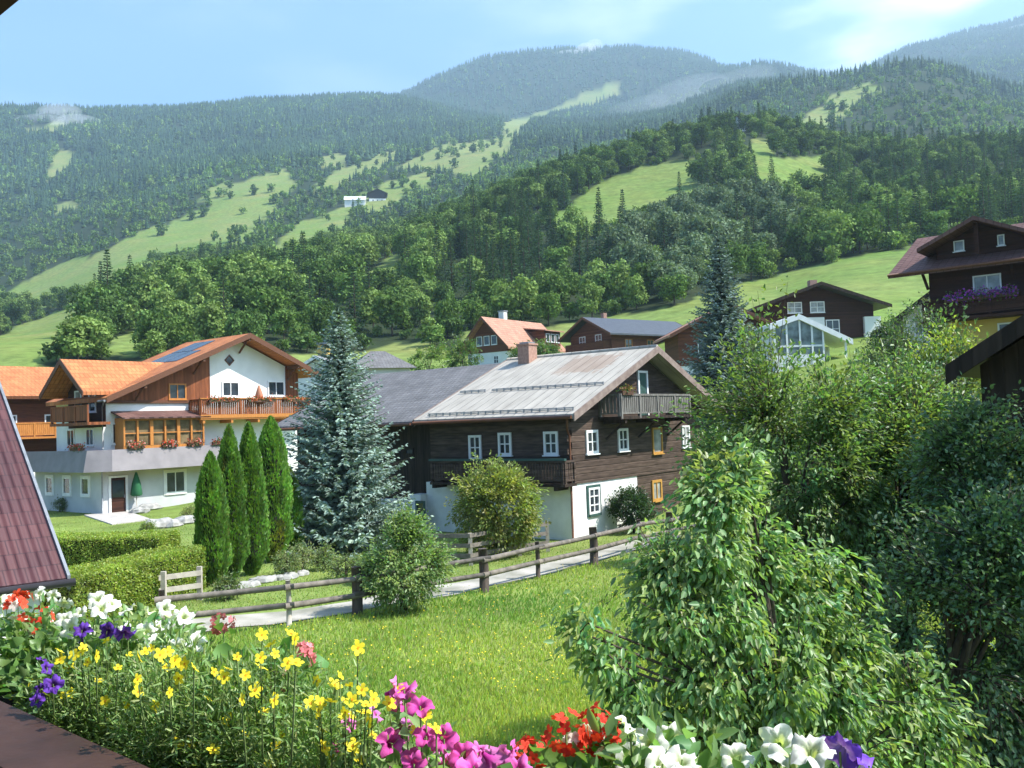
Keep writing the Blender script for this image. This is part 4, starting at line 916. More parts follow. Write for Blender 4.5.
# far left neighbour with orange roof
RN = radians(-38); p = aty(28, 396, 66); wN = 9.0
ex, ey = cos(RN), sin(RN)
n1 = chalet('orange_roofed_house', 'orange roofed chalet behind the garage roof at the far left edge', (p[0] - (wN + 1.2) * ex + 6 * ey, p[1] - (wN + 1.2) * ey - 6 * ex, 0), RN, wN, 10.5, p[2], p[2] + 2.6, [M_redwood, M_plaster], (1.2, 1.3), 3.9, roof_mat=M_tile_o)
FX = Face('x', wN, 1)
bal = MB(); bal.box(wN + 0.003, wN + 1.1, 0.3, 9.6, 5.0, 5.15); bo = bal.build('balcony', M_orange, n1)
rb = MB(); railing(rb, [(wN + 1.05, 0.35), (wN + 1.05, 9.55)], 5.15, 1.05, 0.14, 0.13, 0.03, 1.6); rb.build('railing', M_orange, bo)
for a in (2.0, 5.2, 8.2): window(n1, FX, a, 5.3, 1.0, 1.5, M_white, M_glass); window(n1, Face('x', wN - 0.05, 1), a, 1.3, 0.9, 1.3, M_white, M_glass)
for a in (2.5, 6.4): window(n1, Face('y', 0.0), a, 5.0, 1.0, 1.4, M_white, M_glass)

# houses up the slope
def gz(x, y): return float(ground_z(np.array([x]), np.array([y]))[0])
M_tile_s = tiles('salmon_tiles', (0.50, 0.26, 0.17), (0.42, 0.21, 0.14))
p = aty(508, 362, 122)
o1 = chalet('red_roofed_chalet', 'small chalet with salmon red roof and white base above the grey barn roof', (p[0] - 5.6, p[1] + 3, 13.2), radians(-37), 7.0, 12.5, 15.0 - 13.2, 19.5 - 13.2, [M_redwood, M_plaster], (1.0, 1.1), 1.4, roof_mat=M_tile_s, verge=M_brown)
for a in (2.2, 3.5, 4.8): window(o1, Face('y', 0.0), a, 2.4, 1.0, 1.3, M_white, M_glass, (0, 0))
for a in (1.6, 5.0): window(o1, Face('y', 0.05), a, -0.2, 0.9, 1.1, M_white, M_glass)
b = MB(); b.box(2.6, 3.5, 4.0, 4.8, 5.4, 7.4); c_ = b.build('chimney', M_plaster, o1); b = MB(); b.box(2.5, 3.6, 3.9, 4.9, 7.402, 7.55); b.build('chimney_cap', M_zinc, c_)
b = MB(); b.box(4.9, 8.1, 7.2, 11.2, 2.4, 4.5); d_ = b.build('dormer', M_redwood, o1); b = MB(); b.slab((3.0, 6.8, 5.35), (8.6, 6.8, 4.55), (8.6, 11.6, 4.55), (3.0, 11.6, 5.35), 0.15); b.build('dormer_roof', M_tile_s, d_)
for a in (8.0, 9.2, 10.4): window(d_, Face('x', 8.1, 1), a, 2.9, 0.9, 1.2, M_white, M_glass, (0, 0), name='dormer_window')
p = aty(592, 345, 122)
lo = chalet('log_house', 'reddish log house with dark grey sheet roof behind the brick chimney', (p[0] - 2.6, 126.0, 13.0), radians(-55), 8.6, 15.5, 16.2 - 13, 18.9 - 13, [M_redwood, M_plaster], (1.3, 1.3), 0.6, roof_mat=M_sheet_d, verge=M_brown)
for a in (2.6, 6.0): window(lo, Face('y', 0.0), a, 1.9, 1.3, 1.5, M_white, M_glass)
for a in (3, 7, 11): window(lo, Face('x', 8.6, 1), a, 1.2, 1.3, 1.4, M_orange, M_glass)
bal = MB(); bal.box(0.2, 8.4, -1.2, -0.003, 1.2, 1.35); bo = bal.build('balcony', M_redwood, lo); rb = MB(); railing(rb, [(0.25, -0.02), (0.25, -1.15), (8.35, -1.15), (8.35, -0.02)], 1.35, 1.0, 0.2, 0.18); rb.build('railing', M_redwood, bo)
for q, nm in (((2.0, 2.6, 4.0, 4.6), 'chimney'),): b = MB(); b.box(*q, 5, 6.9); b.build(nm, M_brick, lo)
bh = chalet('brown_gabled_house', 'brown gabled house half hidden behind the blue spruce on the slope', (aty(678, 335, 88)[0], 88.0, 9.4), radians(3), 9.8, 6, 12.9 - 9.4, 15.9 - 9.4, [M_redwood, M_plaster], (1.1, 1.2), 0.5, roof_mat=M_tile_s, verge=M_brown)
for a in (2.5, 8.4): window(bh, Face('y', 0.0), a, 1.4, 1.2, 1.3, M_white, M_glass)
dk = chalet('dark_chalet', 'wide dark timber chalet with low black gable below the green slope', (aty(760, 330, 96)[0], 96.0, 12.0), radians(4), 12.6, 11, 16.1 - 12, 18.7 - 12, [M_chaletwood, M_plaster], (1.3, 1.6), 0.6, roof_mat=M_sheet_d, verge=M_timber_v)
for a in (3.9, 6.4): window(dk, Face('y', 0.0), a, 3.6, 1.6, 1.2, M_white, M_curtain)
window(dk, Face('y', 0.0), 8.0, 0.8, 1.5, 2.0, M_white, M_glass); b = MB(); b.box(4.6, 8.6, -0.2, -0.003, 0.4, 0.75); b.box(4.6, 7.1, -0.1, -0.004, 0.76, 3.1); b.build('white_wall_panel', M_plaster, dk)
b = MB(); b.box(11.4, 13.2, -0.4, -0.003, -2, 3.0); b.build('white_side_wall', M_plaster, dk)
b = MB(); b.box(7.0, 7.8, 3, 3.8, 6, 7.6); b.build('chimney', M_brick, dk)
# glazed white gable building in front of the dark chalet
gp = aty(772, 345, 80); gb = 8.6
cg = empty('conservatory', (gp[0] + 0.2, 80, gb), radians(3), 'white glazed conservatory with open gable in front of the dark chalet', 'conservatory')
b = MB(); w_, ze_, zr_, xm_ = 6.6, 11.6 - gb, 13.75 - gb, 2.3
zl_ = zr_ - (xm_ + 0.4) * 0.32
def gl(xq): return zr_ - (0.32 * (xm_ - xq) if xq < xm_ else (zr_ - ze_) / (w_ - xm_) * (xq - xm_))
for xq in (0, 1.1, 2.3, 3.4, 4.4): b.box(xq, xq + 0.16, 0, 0.16, -2, gl(xq + 0.08) - 0.2)
b.box(0, 4.5, 0.02, 0.14, 2.2, 2.36); b.box(0, 4.5, 0.03, 0.13, -2, 1.5); b.box(6.45, 6.6, 0, 0.16, -2, ze_ - 0.2); b.box(0, 0.15, 0.17, 4, -2, gl(0) - 0.52); b.box(4.4, 4.55, 0.17, 4, -2, 3.6); b.box(4.56, 6.44, 3.5, 3.62, -2, 2.4)
b.build('frame', M_white, cg)
b = MB(); b.prism_y([(0.16, 1.5), (4.4, 1.5), (4.4, gl(4.4) - 0.3), (2.3, zr_ - 0.3), (0.16, gl(0.16) - 0.3)], 0.06, 0.09); b.build('pane', glass_mat('conservatory_glass', (0.10, 0.12, 0.12)), cg)
b = MB(); b.slab((-0.4, -0.2, gl(-0.4)), (xm_, -0.2, zr_), (xm_, 4.2, zr_), (-0.4, 4.2, gl(-0.4)), 0.5); b.slab((xm_, -0.2, zr_), (w_ + 0.5, -0.2, gl(w_ + 0.5)), (w_ + 0.5, 4.2, gl(w_ + 0.5)), (xm_, 4.2, zr_), 0.5); b.build('roof', M_white, cg)
# balcony chalet at the right edge
RP = aty(931, 319, 47); rz = 7.0
rc = empty('balcony_chalet', (RP[0], 47.0, rz), radians(-40), 'dark brown chalet with purple balcony flowers and yellow ground floor at right edge', 'house')
b = MB(); b.box(0, 13, 0, 9, 2.5, 5.4); b.prism_x([(0, 5.402), (9, 5.402), (4.5, 7.2)], 0.01, 12.9); b.build('timber_wall', M_chaletwood, rc)
b = MB(); b.box(0.06, 12.9, 0.06, 8.9, -3.5, 2.498); b.build('ground_floor_wall', M_yellow, rc)
b = MB(); b.slab((-1.7, -1.15, 5.05), (14, -1.15, 5.05), (14, 4.5, 7.75), (-1.7, 4.5, 7.75), 0.2); b.slab((-1.7, 4.5, 7.75), (14, 4.5, 7.75), (14, 10, 5.05), (-1.7, 10, 5.05), 0.2); rr = b.build('roof', M_tile_b, rc)
b = MB(); b.tube([(-1.7, -1.2, 5.0), (14, -1.2, 5.0)], 0.08, 6); b.build('gutter', M_brown, rr)
for xq in (-0.05, 4, 8): b = MB(); b.tube([(xq, -0.9, 4.9), (xq, -0.05, 4.2)], 0.08, 5); b.build('roof_bracket', M_chaletwood, rc)
b = MB(); b.prism_y([(0.4, 5.5), (4.6, 5.5), (4.6, 6.3), (2.5, 7.25), (0.4, 6.3)], 0.2, 4.4); dm = b.build('upper_gable', M_chaletwood, rc)
b = MB(); b.slab((-0.25, -1.0, 6.25), (2.5, -1.0, 7.5), (2.5, 5, 7.5), (-0.25, 5, 6.25), 0.2); b.slab((2.5, -1.0, 7.5), (5.25, -1.0, 6.25), (5.25, 5, 6.25), (2.5, 5, 7.5), 0.2); b.build('gable_roof', M_tile_b, dm)
b = MB(); b.box(2.4, 2.6, -0.6, -0.45, 5.6, 7.2); b.build('gable_post', M_chaletwood, dm)
for a, ww in ((1.5, 0.5), (3.45, 0.32)): window(dm, Face('y', 0.2), a, 6.0, ww, 0.55, M_white, M_curtain, (0, 0), 0.05, name='gable_window')
window(rc, Face('y', 0.0), 2.75, 3.3, 1.3, 1.3, M_white, M_curtain, (1, 0), 0.07); window(rc, Face('y', 0.0), 6.0, 3.3, 1.3, 1.3, M_white, M_curtain, (1, 0), 0.07)
window(rc, Face('y', 0.06), 4.2, 0.6, 2.2, 1.5, M_white, M_glass, (1, 0), 0.08)
bal = MB(); bal.box(-0.1, 12.5, -1.2, -0.003, 2.35, 2.5); bo = bal.build('balcony', M_chaletwood, rc); rb = MB(); railing(rb, [(-0.05, -0.02), (-0.05, -1.15), (12.4, -1.15)], 2.5, 0.95, 0.15, 0.145); rb.build('railing', M_chaletwood, bo)
# white annex behind it
an = chalet('white_annex', 'small white house with steep dark roof left of the balcony chalet', (aty(903, 320, 64)[0], 64.0, 8.2), radians(-30), 7, 8, 11.2 - 8.2, 14.2 - 8.2, [M_plaster, M_plaster], (0.7, 0.9), 0.3, roof_mat=M_sheet_d, verge=M_timber_v)
for a in (1.0, 2.2): window(an, Face('y', 0.0), a, 1.6, 0.6, 1.5, M_white, M_curtain, (0, 0))
# hip roofed low house between spruce and barn roof
hp = aty(378, 366, 88)
hr = empty('hip_roofed_house', (hp[0], 88, 7.6), radians(20), 'low grey brown hip roofed house between the tall spruce and barn ridge', 'house')
b = MB(); b.box(-2.6, 2.6, -2.4, 2.4, -3, 3.0); b.build('wall', M_greyplaster, hr)
b = MB(); q = [(-3.2, -3, 2.95), (3.2, -3, 2.95), (3.2, 3, 2.95), (-3.2, 3, 2.95), (-0.7, 0, 4.8), (0.7, 0, 4.8)]
b.face_verts(q, [(0, 1, 5, 4), (1, 2, 5), (2, 3, 4, 5), (3, 0, 4), (3, 2, 1, 0)]); b.build('roof', M_tile_g, hr)
window(hr, Face('y', -2.4), 0.6, 1.0, 0.9, 1.2, M_white, M_glass)
hp = aty(318, 360, 96)
hq = chalet('yellow_chimney_house', 'pale low roofed house with cream chimney behind the white chalet gable', (hp[0] - 3, 96, 7.5), radians(-20), 7, 8, 3.2, 5.2, [M_plaster, M_plaster], (0.6, 0.6), 0.3, roof_mat=M_zinc, verge=M_white)
b = MB(); b.box(2.2, 3.3, 2, 3, 4.4, 6.6); c_ = b.build('chimney', M_yellow, hq); b = MB(); b.box(2.1, 3.4, 1.9, 3.1, 6.602, 6.8); b.build('chimney_cap', M_zinc, c_)
# the two farm buildings on the far slope and the white house near the hilltop
fp = aty(356, 204, 880); z_ = gz(fp[0], 880)
chalet('mountain_barn', 'pale roofed barn on the far slope beside the dark mountain farmhouse', (fp[0] + 9, 880, z_ - 1), radians(97), 12, 20, 7, 12, [M_plaster, M_plaster], (1, 1), 2, roof_mat=M_white, name_cat='barn')
fp = aty(377, 202, 905); z_ = gz(fp[0], 905)
mf = chalet('mountain_farmhouse', 'dark timber farmhouse with white base alone on the far slope', (fp[0] - 8, 905, z_ - 1), radians(10), 17, 16, 9, 14, [M_timber_v, M_plaster], (2, 2), 4, roof_mat=M_sheet_d, verge=M_timber_v)
for a in (4, 8.5, 13): window(mf, Face('y', 0.05), a, 1.2, 1.4, 1.6, M_white, M_glass, (0, 0))
hpnt = aty(737, 158, 470); z_ = gz(hpnt[0], 470)
hh = chalet('hilltop_house', 'tiny white house with red roof among trees near the hilltop', (hpnt[0] - 4, 470, z_ - 0.5), radians(-25), 9, 12, 5, 8.5, [M_plaster, M_plaster], (0.9, 0.9), 1, roof_mat=M_tile_s)
for a in (2.5, 6.5): window(hh, Face('y', 0.0), a, 1.8, 1.2, 1.6, M_white, M_glass, (0, 0))
# dark shed at the right edge, close by
shp = aty(945, 368, 11.0)
sh = empty('dark_shed', (shp[0], shp[1], 0), radians(-40), 'dark timber building with wide dark eave close by at the right edge', 'shed')
b = MB(); b.prism_y([(0.3, -0.3), (8.5, -0.3), (8.5, 5.5), (4.4, 7.95), (0.3, 5.5)], 0.4, 9); b.build('wall', M_timber_v, sh)
gable_roof(sh, 0.0, 8.8, shp[2], shp[2], 4.4, shp[2] + 4.4 * 0.61, 0.05, 9.6, 0.1, M_sheet_d, M_timber_v)
b = MB(); b.box(1.2, 1.36, 0.2, 0.36, -0.3, 5.9); b.build('post', M_brown, sh)
# garage with wine red tiles in the left foreground
GP = aty(67, 578, 17.6)
ga = empty('garage', (GP[0], GP[1], 0), radians(41.3), 'white garage with steep wine red tiled roof at the left edge', 'garage')
ze_ = GP[2]; tn = 0.72
b = MB(); b.box(-7.7, -0.35, 0.45, 13.5, -0.3, ze_ + 0.1); b.prism_x([(0.46, ze_ + 0.102), (13.4, ze_ + 0.102), (6.9, ze_ + tn * 6.5)], -7.6, -0.36); b.build('wall', M_plaster, ga)
b = MB(); b.slab((-8, 0, ze_), (0, 0, ze_), (0, 7.0, ze_ + tn * 7.0), (-8, 7.0, ze_ + tn * 7.0), 0.16); b.slab((-8, 7.0, ze_ + tn * 7.0), (0, 7.0, ze_ + tn * 7.0), (0, 14, ze_), (-8, 14, ze_), 0.16); rf = b.build('roof', M_tile_red, ga)
b = MB()
for (ya, za, yb, zb) in ((-0.02, ze_, 7.0, ze_ + tn * 7.0), (7.0, ze_ + tn * 7.0, 14.02, ze_)):
    b.face_verts([(0.003, ya, za - 0.22), (0.003, yb, zb - 0.22), (0.003, yb, zb + 0.05), (0.003, ya, za + 0.05), (0.06, ya, za - 0.22), (0.06, yb, zb - 0.22), (0.06, yb, zb + 0.05), (0.06, ya, za + 0.05)], [(0, 1, 2, 3), (7, 6, 5, 4), (0, 4, 5, 1), (1, 5, 6, 2), (2, 6, 7, 3), (3, 7, 4, 0)])
b.build('verge_board', M_zinc, rf)
b = MB(); b.tube([(-8, -0.09, ze_ - 0.08), (0.12, -0.09, ze_ - 0.08)], 0.075, 8); b.build('gutter', plain('dark_gutter', (0.07, 0.06, 0.06), rough=0.4), rf)

# ------------------------------------------------------------------ road, paths, fences
def strip(name, pts, w0, w1, z, mat, label, jit=0.4):
    V = []; n = len(pts); r = np.random.default_rng(5)
    for i, p in enumerate(pts):
        t = np.array(pts[min(i + 1, n - 1)]) - np.array(pts[max(i - 1, 0)]); t /= np.linalg.norm(t); nn = np.array([-t[1], t[0]])
        for w in (w0, w1):
            q = np.array(p) + nn * (w + jit * (r.random() - 0.5)); V.append((q[0], q[1], float(ground_z(q[0:1], q[1:2])[0]) + z))
    Fs = [[2 * i, 2 * i + 2, 2 * i + 3, 2 * i + 1] for i in range(n - 1)]
    o = link(name, mesh_np(name, np.array(V), np.array(Fs)), None, mat); tag(o, label, name.replace('_', ' '), kind='structure'); return o
FL = [(-16.0, 17.5), (-12.2, 20.6), (-8.78, 22.3), (-5.88, 23.09), (-4.35, 24.27), (-1.04, 26.91), (0.61, 28.79), (2.61, 31.25), (4.58, 34.02), (5.94, 35.33), (8.4, 38.2)]
fine = []
for a, b_ in zip(FL[:-1], FL[1:]):
    for t in np.linspace(0, 1, 9)[:-1]: fine.append((a[0] * (1 - t) + b_[0] * t, a[1] * (1 - t) + b_[1] * t))
fine.append(FL[-1])
fa_ = np.array(fine); ks_ = np.ones(13) / 13; fa_ = np.stack([np.convolve(np.pad(fa_[:, i], 6, mode='edge'), ks_, 'valid') for i in (0, 1)], 1)[::3]
strip('road', [tuple(q) for q in fa_], 0.3, 1.9, 0.02, M_road, 'pale gravel lane running behind the meadow fence')
g0, g1 = gnd(85, 515), gnd(150, 522)
pp = MB(); q = [gnd(84, 515.5), gnd(112, 525), gnd(152, 520), gnd(128, 512)]; pp.slab(*[(p[0], p[1], 0.05) for p in (q[0], q[1], q[2], q[3])], 0.2)
tag(pp.build('path', plain('paving', (0.5, 0.46, 0.42), (0.4, 0.37, 0.34), 2)), 'pinkish paved landing in front of the white chalet door', 'path', kind='structure')

fr = empty('rail_fence', (-1.04, 26.91, 0), 0, 'weathered two rail wooden fence with stout posts along the meadow edge', 'fence')
def rel(p, o): return (p[0] - o[0], p[1] - o[1], p[2] - o[2])
fo = (-1.04, 26.91, 0)
thick = {3: 0.07, 4: 0.15, 5: 0.15, 6: 0.075, 7: 0.15, 8: 0.085, 9: 0.15, 2: 0.08}
for i in range(2, 11):
    x_, y_ = FL[i]; r_ = thick.get(i, 0.12); h_ = 1.28 if r_ > 0.1 else 1.18
    b = MB(); b.tube([rel((x_, y_, -0.2), fo), rel((x_ + 0.02, y_, h_ * 0.5), fo), rel((x_ + 0.03 * (random.random() - .5), y_, h_), fo)], [r_, r_ * 0.97, r_ * 0.9], 9)
    b.build('post', M_post if r_ > 0.07 else M_palewood, fr)
for i in range(2, 10):
    a, c = FL[i], FL[i + 1]
    for hz in (0.55, 1.0):
        dz = 0.08 * (random.random() - 0.5); t_ = np.array(c) - np.array(a); t_ /= np.linalg.norm(t_); nn = np.array([-t_[1], t_[0]]) * -0.13
        b = MB(); b.tube([rel((a[0] + nn[0] - t_[0] * 0.15, a[1] + nn[1] - t_[1] * 0.15, hz + dz), fo), rel(((a[0] + c[0]) / 2 + nn[0], (a[1] + c[1]) / 2 + nn[1], hz - 0.005), fo), rel((c[0] + nn[0] + t_[0] * 0.15, c[1] + nn[1] + t_[1] * 0.15, hz - dz), fo)], [0.085, 0.08, 0.075], 6)
        b.build('rail', M_fencerail, fr)
# second fence beyond the lane, in front of the farmhouse
F2 = [gnd(425, 566), gnd(471, 566), gnd(520, 556), gnd(548, 552)]
f2 = empty('plank_fence', F2[0], 0, 'low grey plank fence beyond the lane below the farmhouse balcony', 'fence')
for p in F2:
    b = MB(); b.box(p[0] - F2[0][0] - 0.07, p[0] - F2[0][0] + 0.07, p[1] - F2[0][1] - 0.05, p[1] - F2[0][1] + 0.05, -0.1, 1.15); b.build('post', M_palewood, f2)
for a, c in zip(F2[:-1], F2[1:]):
    for hz in (0.3, 0.65, 1.0):
        b = MB(); A_, C_ = rel(a, F2[0]), rel(c, F2[0]); b.slab((A_[0], A_[1] - 0.12, hz + 0.14), (C_[0], C_[1] - 0.12, hz + 0.14), (C_[0], C_[1] - 0.07, hz + 0.14), (A_[0], A_[1] - 0.07, hz + 0.14), 0.14); b.build('rail', M_fencerail, f2)
F3 = [gnd(164, 606), gnd(200, 600)]
f3 = empty('pale_fence', F3[0], 0, 'short pale wooden fence between the clipped hedge and first thuja', 'fence')
for p in F3:
    b = MB(); P_ = rel(p, F3[0]); b.box(P_[0] - 0.07, P_[0] + 0.07, P_[1] - 0.06, P_[1] + 0.06, -0.1, 1.0); b.build('post', M_palewood, f3)
for hz in (0.38, 0.75):
    b = MB(); C_ = rel(F3[1], F3[0]); b.slab((-0.1, -0.1, hz + 0.15), (C_[0] + 0.1, C_[1] - 0.1, hz + 0.15), (C_[0] + 0.1, C_[1] - 0.062, hz + 0.15), (-0.1, -0.062, hz + 0.15), 0.15); b.build('rail', M_palewood, f3)

# ------------------------------------------------------------------ clipped hedges and columnar thujas
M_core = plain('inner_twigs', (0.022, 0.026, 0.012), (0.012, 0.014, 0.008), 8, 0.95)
def hedge(name, a, b_, wid, h, label, n, col):
    a, b_ = np.array(a, float), np.array(b_, float); L_ = np.linalg.norm(b_ - a); ang = math.atan2(b_[1] - a[1], b_[0] - a[0])
    e = empty(name, (a[0], a[1], 0), ang, label, 'hedge')
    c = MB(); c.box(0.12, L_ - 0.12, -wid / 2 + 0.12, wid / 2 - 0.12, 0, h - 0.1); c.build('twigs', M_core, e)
    ar = np.array([L_ * wid, L_ * h, L_ * h, wid * h, wid * h]); f = rng.choice(5, n, p=ar / ar.sum())
    uu, vv = rng.random(n), rng.random(n); P = np.zeros((n, 3)); nr = np.zeros((n, 3))
    k = f == 0; P[k] = np.stack([uu[k] * L_, (vv[k] - .5) * wid, np.full(k.sum(), h)], 1); nr[k] = (0, 0, 1)
    for fi, sg in ((1, -1), (2, 1)): k = f == fi; P[k] = np.stack([uu[k] * L_, np.full(k.sum(), sg * wid / 2), vv[k] * h], 1); nr[k] = (0, sg, 0)
    for fi, x0 in ((3, 0.0), (4, L_)): k = f == fi; P[k] = np.stack([np.full(k.sum(), x0), (uu[k] - .5) * wid, vv[k] * h], 1); nr[k] = (1 if x0 else -1, 0, 0)
    lum = fbm(P[:, 0] * 1.5 + P[:, 2], P[:, 1] * 1.5 + P[:, 2] * 0.7, 3); P += nr * (lum[:, None] * 0.2 + rng.standard_normal((n, 1)) * 0.03)
    ax = nr * 0.7 + rng.standard_normal((n, 3)) * 0.6 + [0, 0, 0.3]; V, Fs, C = leaves_np(P - ax * 0.03, ax, nr + 0.9 * rng.standard_normal((n, 3)), 0.07 * (0.7 + 0.6 * rng.random(n)), 0.045, np.clip(tints(n, col, 0.3) * (1 + lum[:, None]), 0, 1))
    link('foliage', mesh_np(name, V, Fs, C), e, M_leaf)
hedge('clipped_hedge', (-12.15, 23.6), (-10.75, 29.2), 1.5, 1.35, 'yellow green clipped hedge reaching the pale fence, nearer of the two', 34000, (0.215, 0.275, 0.05))
hedge('clipped_hedge', (-18.5, 34.0), (-12.9, 33.6), 1.7, 1.3, 'yellow green clipped hedge across the lawn below the white chalet', 34000, (0.215, 0.275, 0.05))
def thuja(px, base, top, wpx, label, seed):
    r = np.random.default_rng(seed); p = gnd(px, base); s = 900 / p[1]; Hh = (base - top) / s; R = wpx / 2 / s - 0.03
    e = empty('columnar_thuja', p, 0, label, 'thuja', 'columnar thujas standing in a row')
    ex_ = 3.0 + 1.4 * r.random(); prof = lambda t: R * np.clip(np.minimum((t + 0.06) * 4.5, 1.0), 0, 1) * (1 - np.clip(t, 0, 1) ** ex_) ** 0.8
    c = MB(); c.tube([(0, 0, 0), (0, 0, Hh * 0.12)], 0.09, 7); c.build('trunk', M_bark, e)
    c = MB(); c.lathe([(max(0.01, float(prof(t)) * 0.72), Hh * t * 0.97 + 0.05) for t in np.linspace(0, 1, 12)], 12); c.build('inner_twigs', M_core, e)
    n = 9500; t = r.random(n) ** 0.85; a = r.random(n) * 2 * pi; lm = fbm(a * 2.2 + seed, t * 9, 3)
    rr = prof(t) * (1 + 0.45 * lm + 0.06 * r.standard_normal(n)); P = np.stack([rr * np.cos(a), rr * np.sin(a), Hh * t], 1)
    out = np.stack([np.cos(a), np.sin(a), 0 * a], 1)
    ax = out * 0.35 + np.array([0, 0, 1.0]) + 0.25 * r.standard_normal((n, 3)); V, Fs, C = leaves_np(P - ax * 0.07, ax, np.cross(out, ax) + 0.8 * out + 0.4 * r.standard_normal((n, 3)), 0.14 * (0.7 + 0.6 * r.random(n)), 0.06, np.clip(tints(n, (0.10, 0.19, 0.03), 0.25) * (1 + 1.7 * lm[:, None]) * np.where((fbm(a * 1.1 + seed * 3, t * 4 + seed, 2) > 0.2)[:, None], np.array([1.35, 0.85, 0.9]), 1), 0, 1))
    link('foliage', mesh_np('thuja', V, Fs, C), e, M_leaf)
thuja(213, 586, 454, 34, 'shortest columnar thuja, front one of the row beside the pale fence', 1)
thuja(232, 579, 427, 32, 'columnar thuja just behind the shortest one', 2)
thuja(252, 575, 424, 33, 'columnar thuja third along the row, between two taller green columns', 3)
thuja(274, 562, 418, 36, 'tallest columnar thuja, nearest to the big blue spruce', 4)
thuja(291, 556, 470, 26, 'slim shaded thuja tucked behind the tallest column by the spruce', 5)

# ------------------------------------------------------------------ blue spruces
def spruce(loc, Hh, R, wh, nb, seed, col, tip, label, spray=0.3, clear=0.1):
    e = empty('blue_spruce', loc, seed, label, 'spruce')
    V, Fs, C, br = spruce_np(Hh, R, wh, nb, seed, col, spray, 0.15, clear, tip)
    w = MB(); w.tube([(0, 0, -0.2), (0, 0, Hh * 0.5), (0, 0, Hh * 0.97)], [Hh * 0.022, Hh * 0.013, 0.012], 8)
    for p0, p1, p2 in br[::2]: w.tube([p0, p1, p2], [0.03, 0.02, 0.006], 4, caps=False)
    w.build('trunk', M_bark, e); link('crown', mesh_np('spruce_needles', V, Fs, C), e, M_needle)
spruce(gnd(344, 549), 9.95, 3.4, 42, 22, 3, (0.15, 0.205, 0.17), (0.20, 0.27, 0.23), 'tall silvery blue spruce in front of the barn end of the farmhouse', 0.4, 0.085)
z_ = gz(14.2, 60); spruce((14.2, 60, z_ - 0.3), 16.9 - z_ + 0.3, 3.5, 40, 22, 4, (0.145, 0.20, 0.18), (0.20, 0.27, 0.245), 'pointed blue spruce on the slope between the log house and dark chalet', 0.5, 0.05)

# ------------------------------------------------------------------ bushes and garden trees
def bush(name, loc, rad, h, label, cat, seed, col, leaf=0.09, twigs=260, per=18, fine=False, col2=None, low=0.12, rot=0, sw_=0.5, parts=None, tr=0.05, anch=16, droop=0.3, stems=3, grp=None, tw=0.4):
    e = empty(name, loc, rot, label, cat, grp)
    parts = parts or [((0, 0, low * h + (h - low * h) / 2), (rad, rad * 0.95, (h - low * h) / 2), 1)]
    broad_tree(name, parts, (0, 0, -0.1), tr, anch, twigs, per, leaf, leaf * sw_, col, seed, tw, fine, droop, None, None, 0.13, col2, 0.005, e, stems)
    return e
bush('round_tree', gnd(500, 557), 1.75, 3.65, 'round clipped small tree with yellowish leaves before the farmhouse balcony', 'tree', 11, (0.165, 0.20, 0.05), 0.15, 800, 26, col2=(0.18, 0.19, 0.05), low=0.02)
bush('green_bush', gnd(403, 613), 1.2, 2.75, 'bright green loose bush leaning over the meadow fence', 'bush', 12, (0.16, 0.235, 0.085), 0.11, 520, 24, low=0.02,
     parts=[((0, 0, 1.15), (1.25, 1.1, 1.15), .75), ((0.2, 0, 2.2), (0.55, 0.5, 0.55), .25)])
bush('dark_shrub', (5.0, 39.4, 0), 1.0, 2.0, 'dark shrub against the white base under the farmhouse gable', 'shrub', 13, (0.03, 0.06, 0.022), 0.12, 320, 24)
k = 0
for (u_, v_, r_, h_, c_, lb) in [(287, 577, .45, .9, (0.15, 0.19, 0.08), 'variegated low shrub at the foot of the tallest thuja'), (303, 572, .55, 1.0, (0.17, 0.2, 0.10), 'pale leaved low shrub left of the blue spruce trunk'), (324, 570, .5, .9, (0.14, 0.18, 0.07), 'light green low shrub under the blue spruce'), (346, 580, .65, .9, (0.09, 0.12, 0.05), 'dark rounded shrub in front of the blue spruce trunk'), (228, 600, .4, .7, (0.12, 0.16, 0.06), 'small shrub in front of the shortest thuja'), (371, 584, .5, .8, (0.10, 0.15, 0.05), 'small shrub behind the fence between spruce and bright bush'),
                                  (193, 500, .8, 1.7, (0.16, 0.2, 0.05), 'light green shrub beside the white chalet window'), (190, 520, .6, .9, (0.15, 0.17, 0.06), 'low shrub among the pale rocks on the chalet lawn'), (148, 534, .35, .6, (0.13, 0.17, 0.05), 'tiny shrub left of the pale rocks'), (60, 512, .5, 1.0, (0.10, 0.14, 0.05), 'low shrub along the chalet wall near the hedge')]:
    k += 1; bush('garden_shrub', gnd(u_, v_), r_, h_, lb, 'shrub', 30 + k, c_, 0.09, 90, 14, low=0.02, tr=0.025, anch=8)
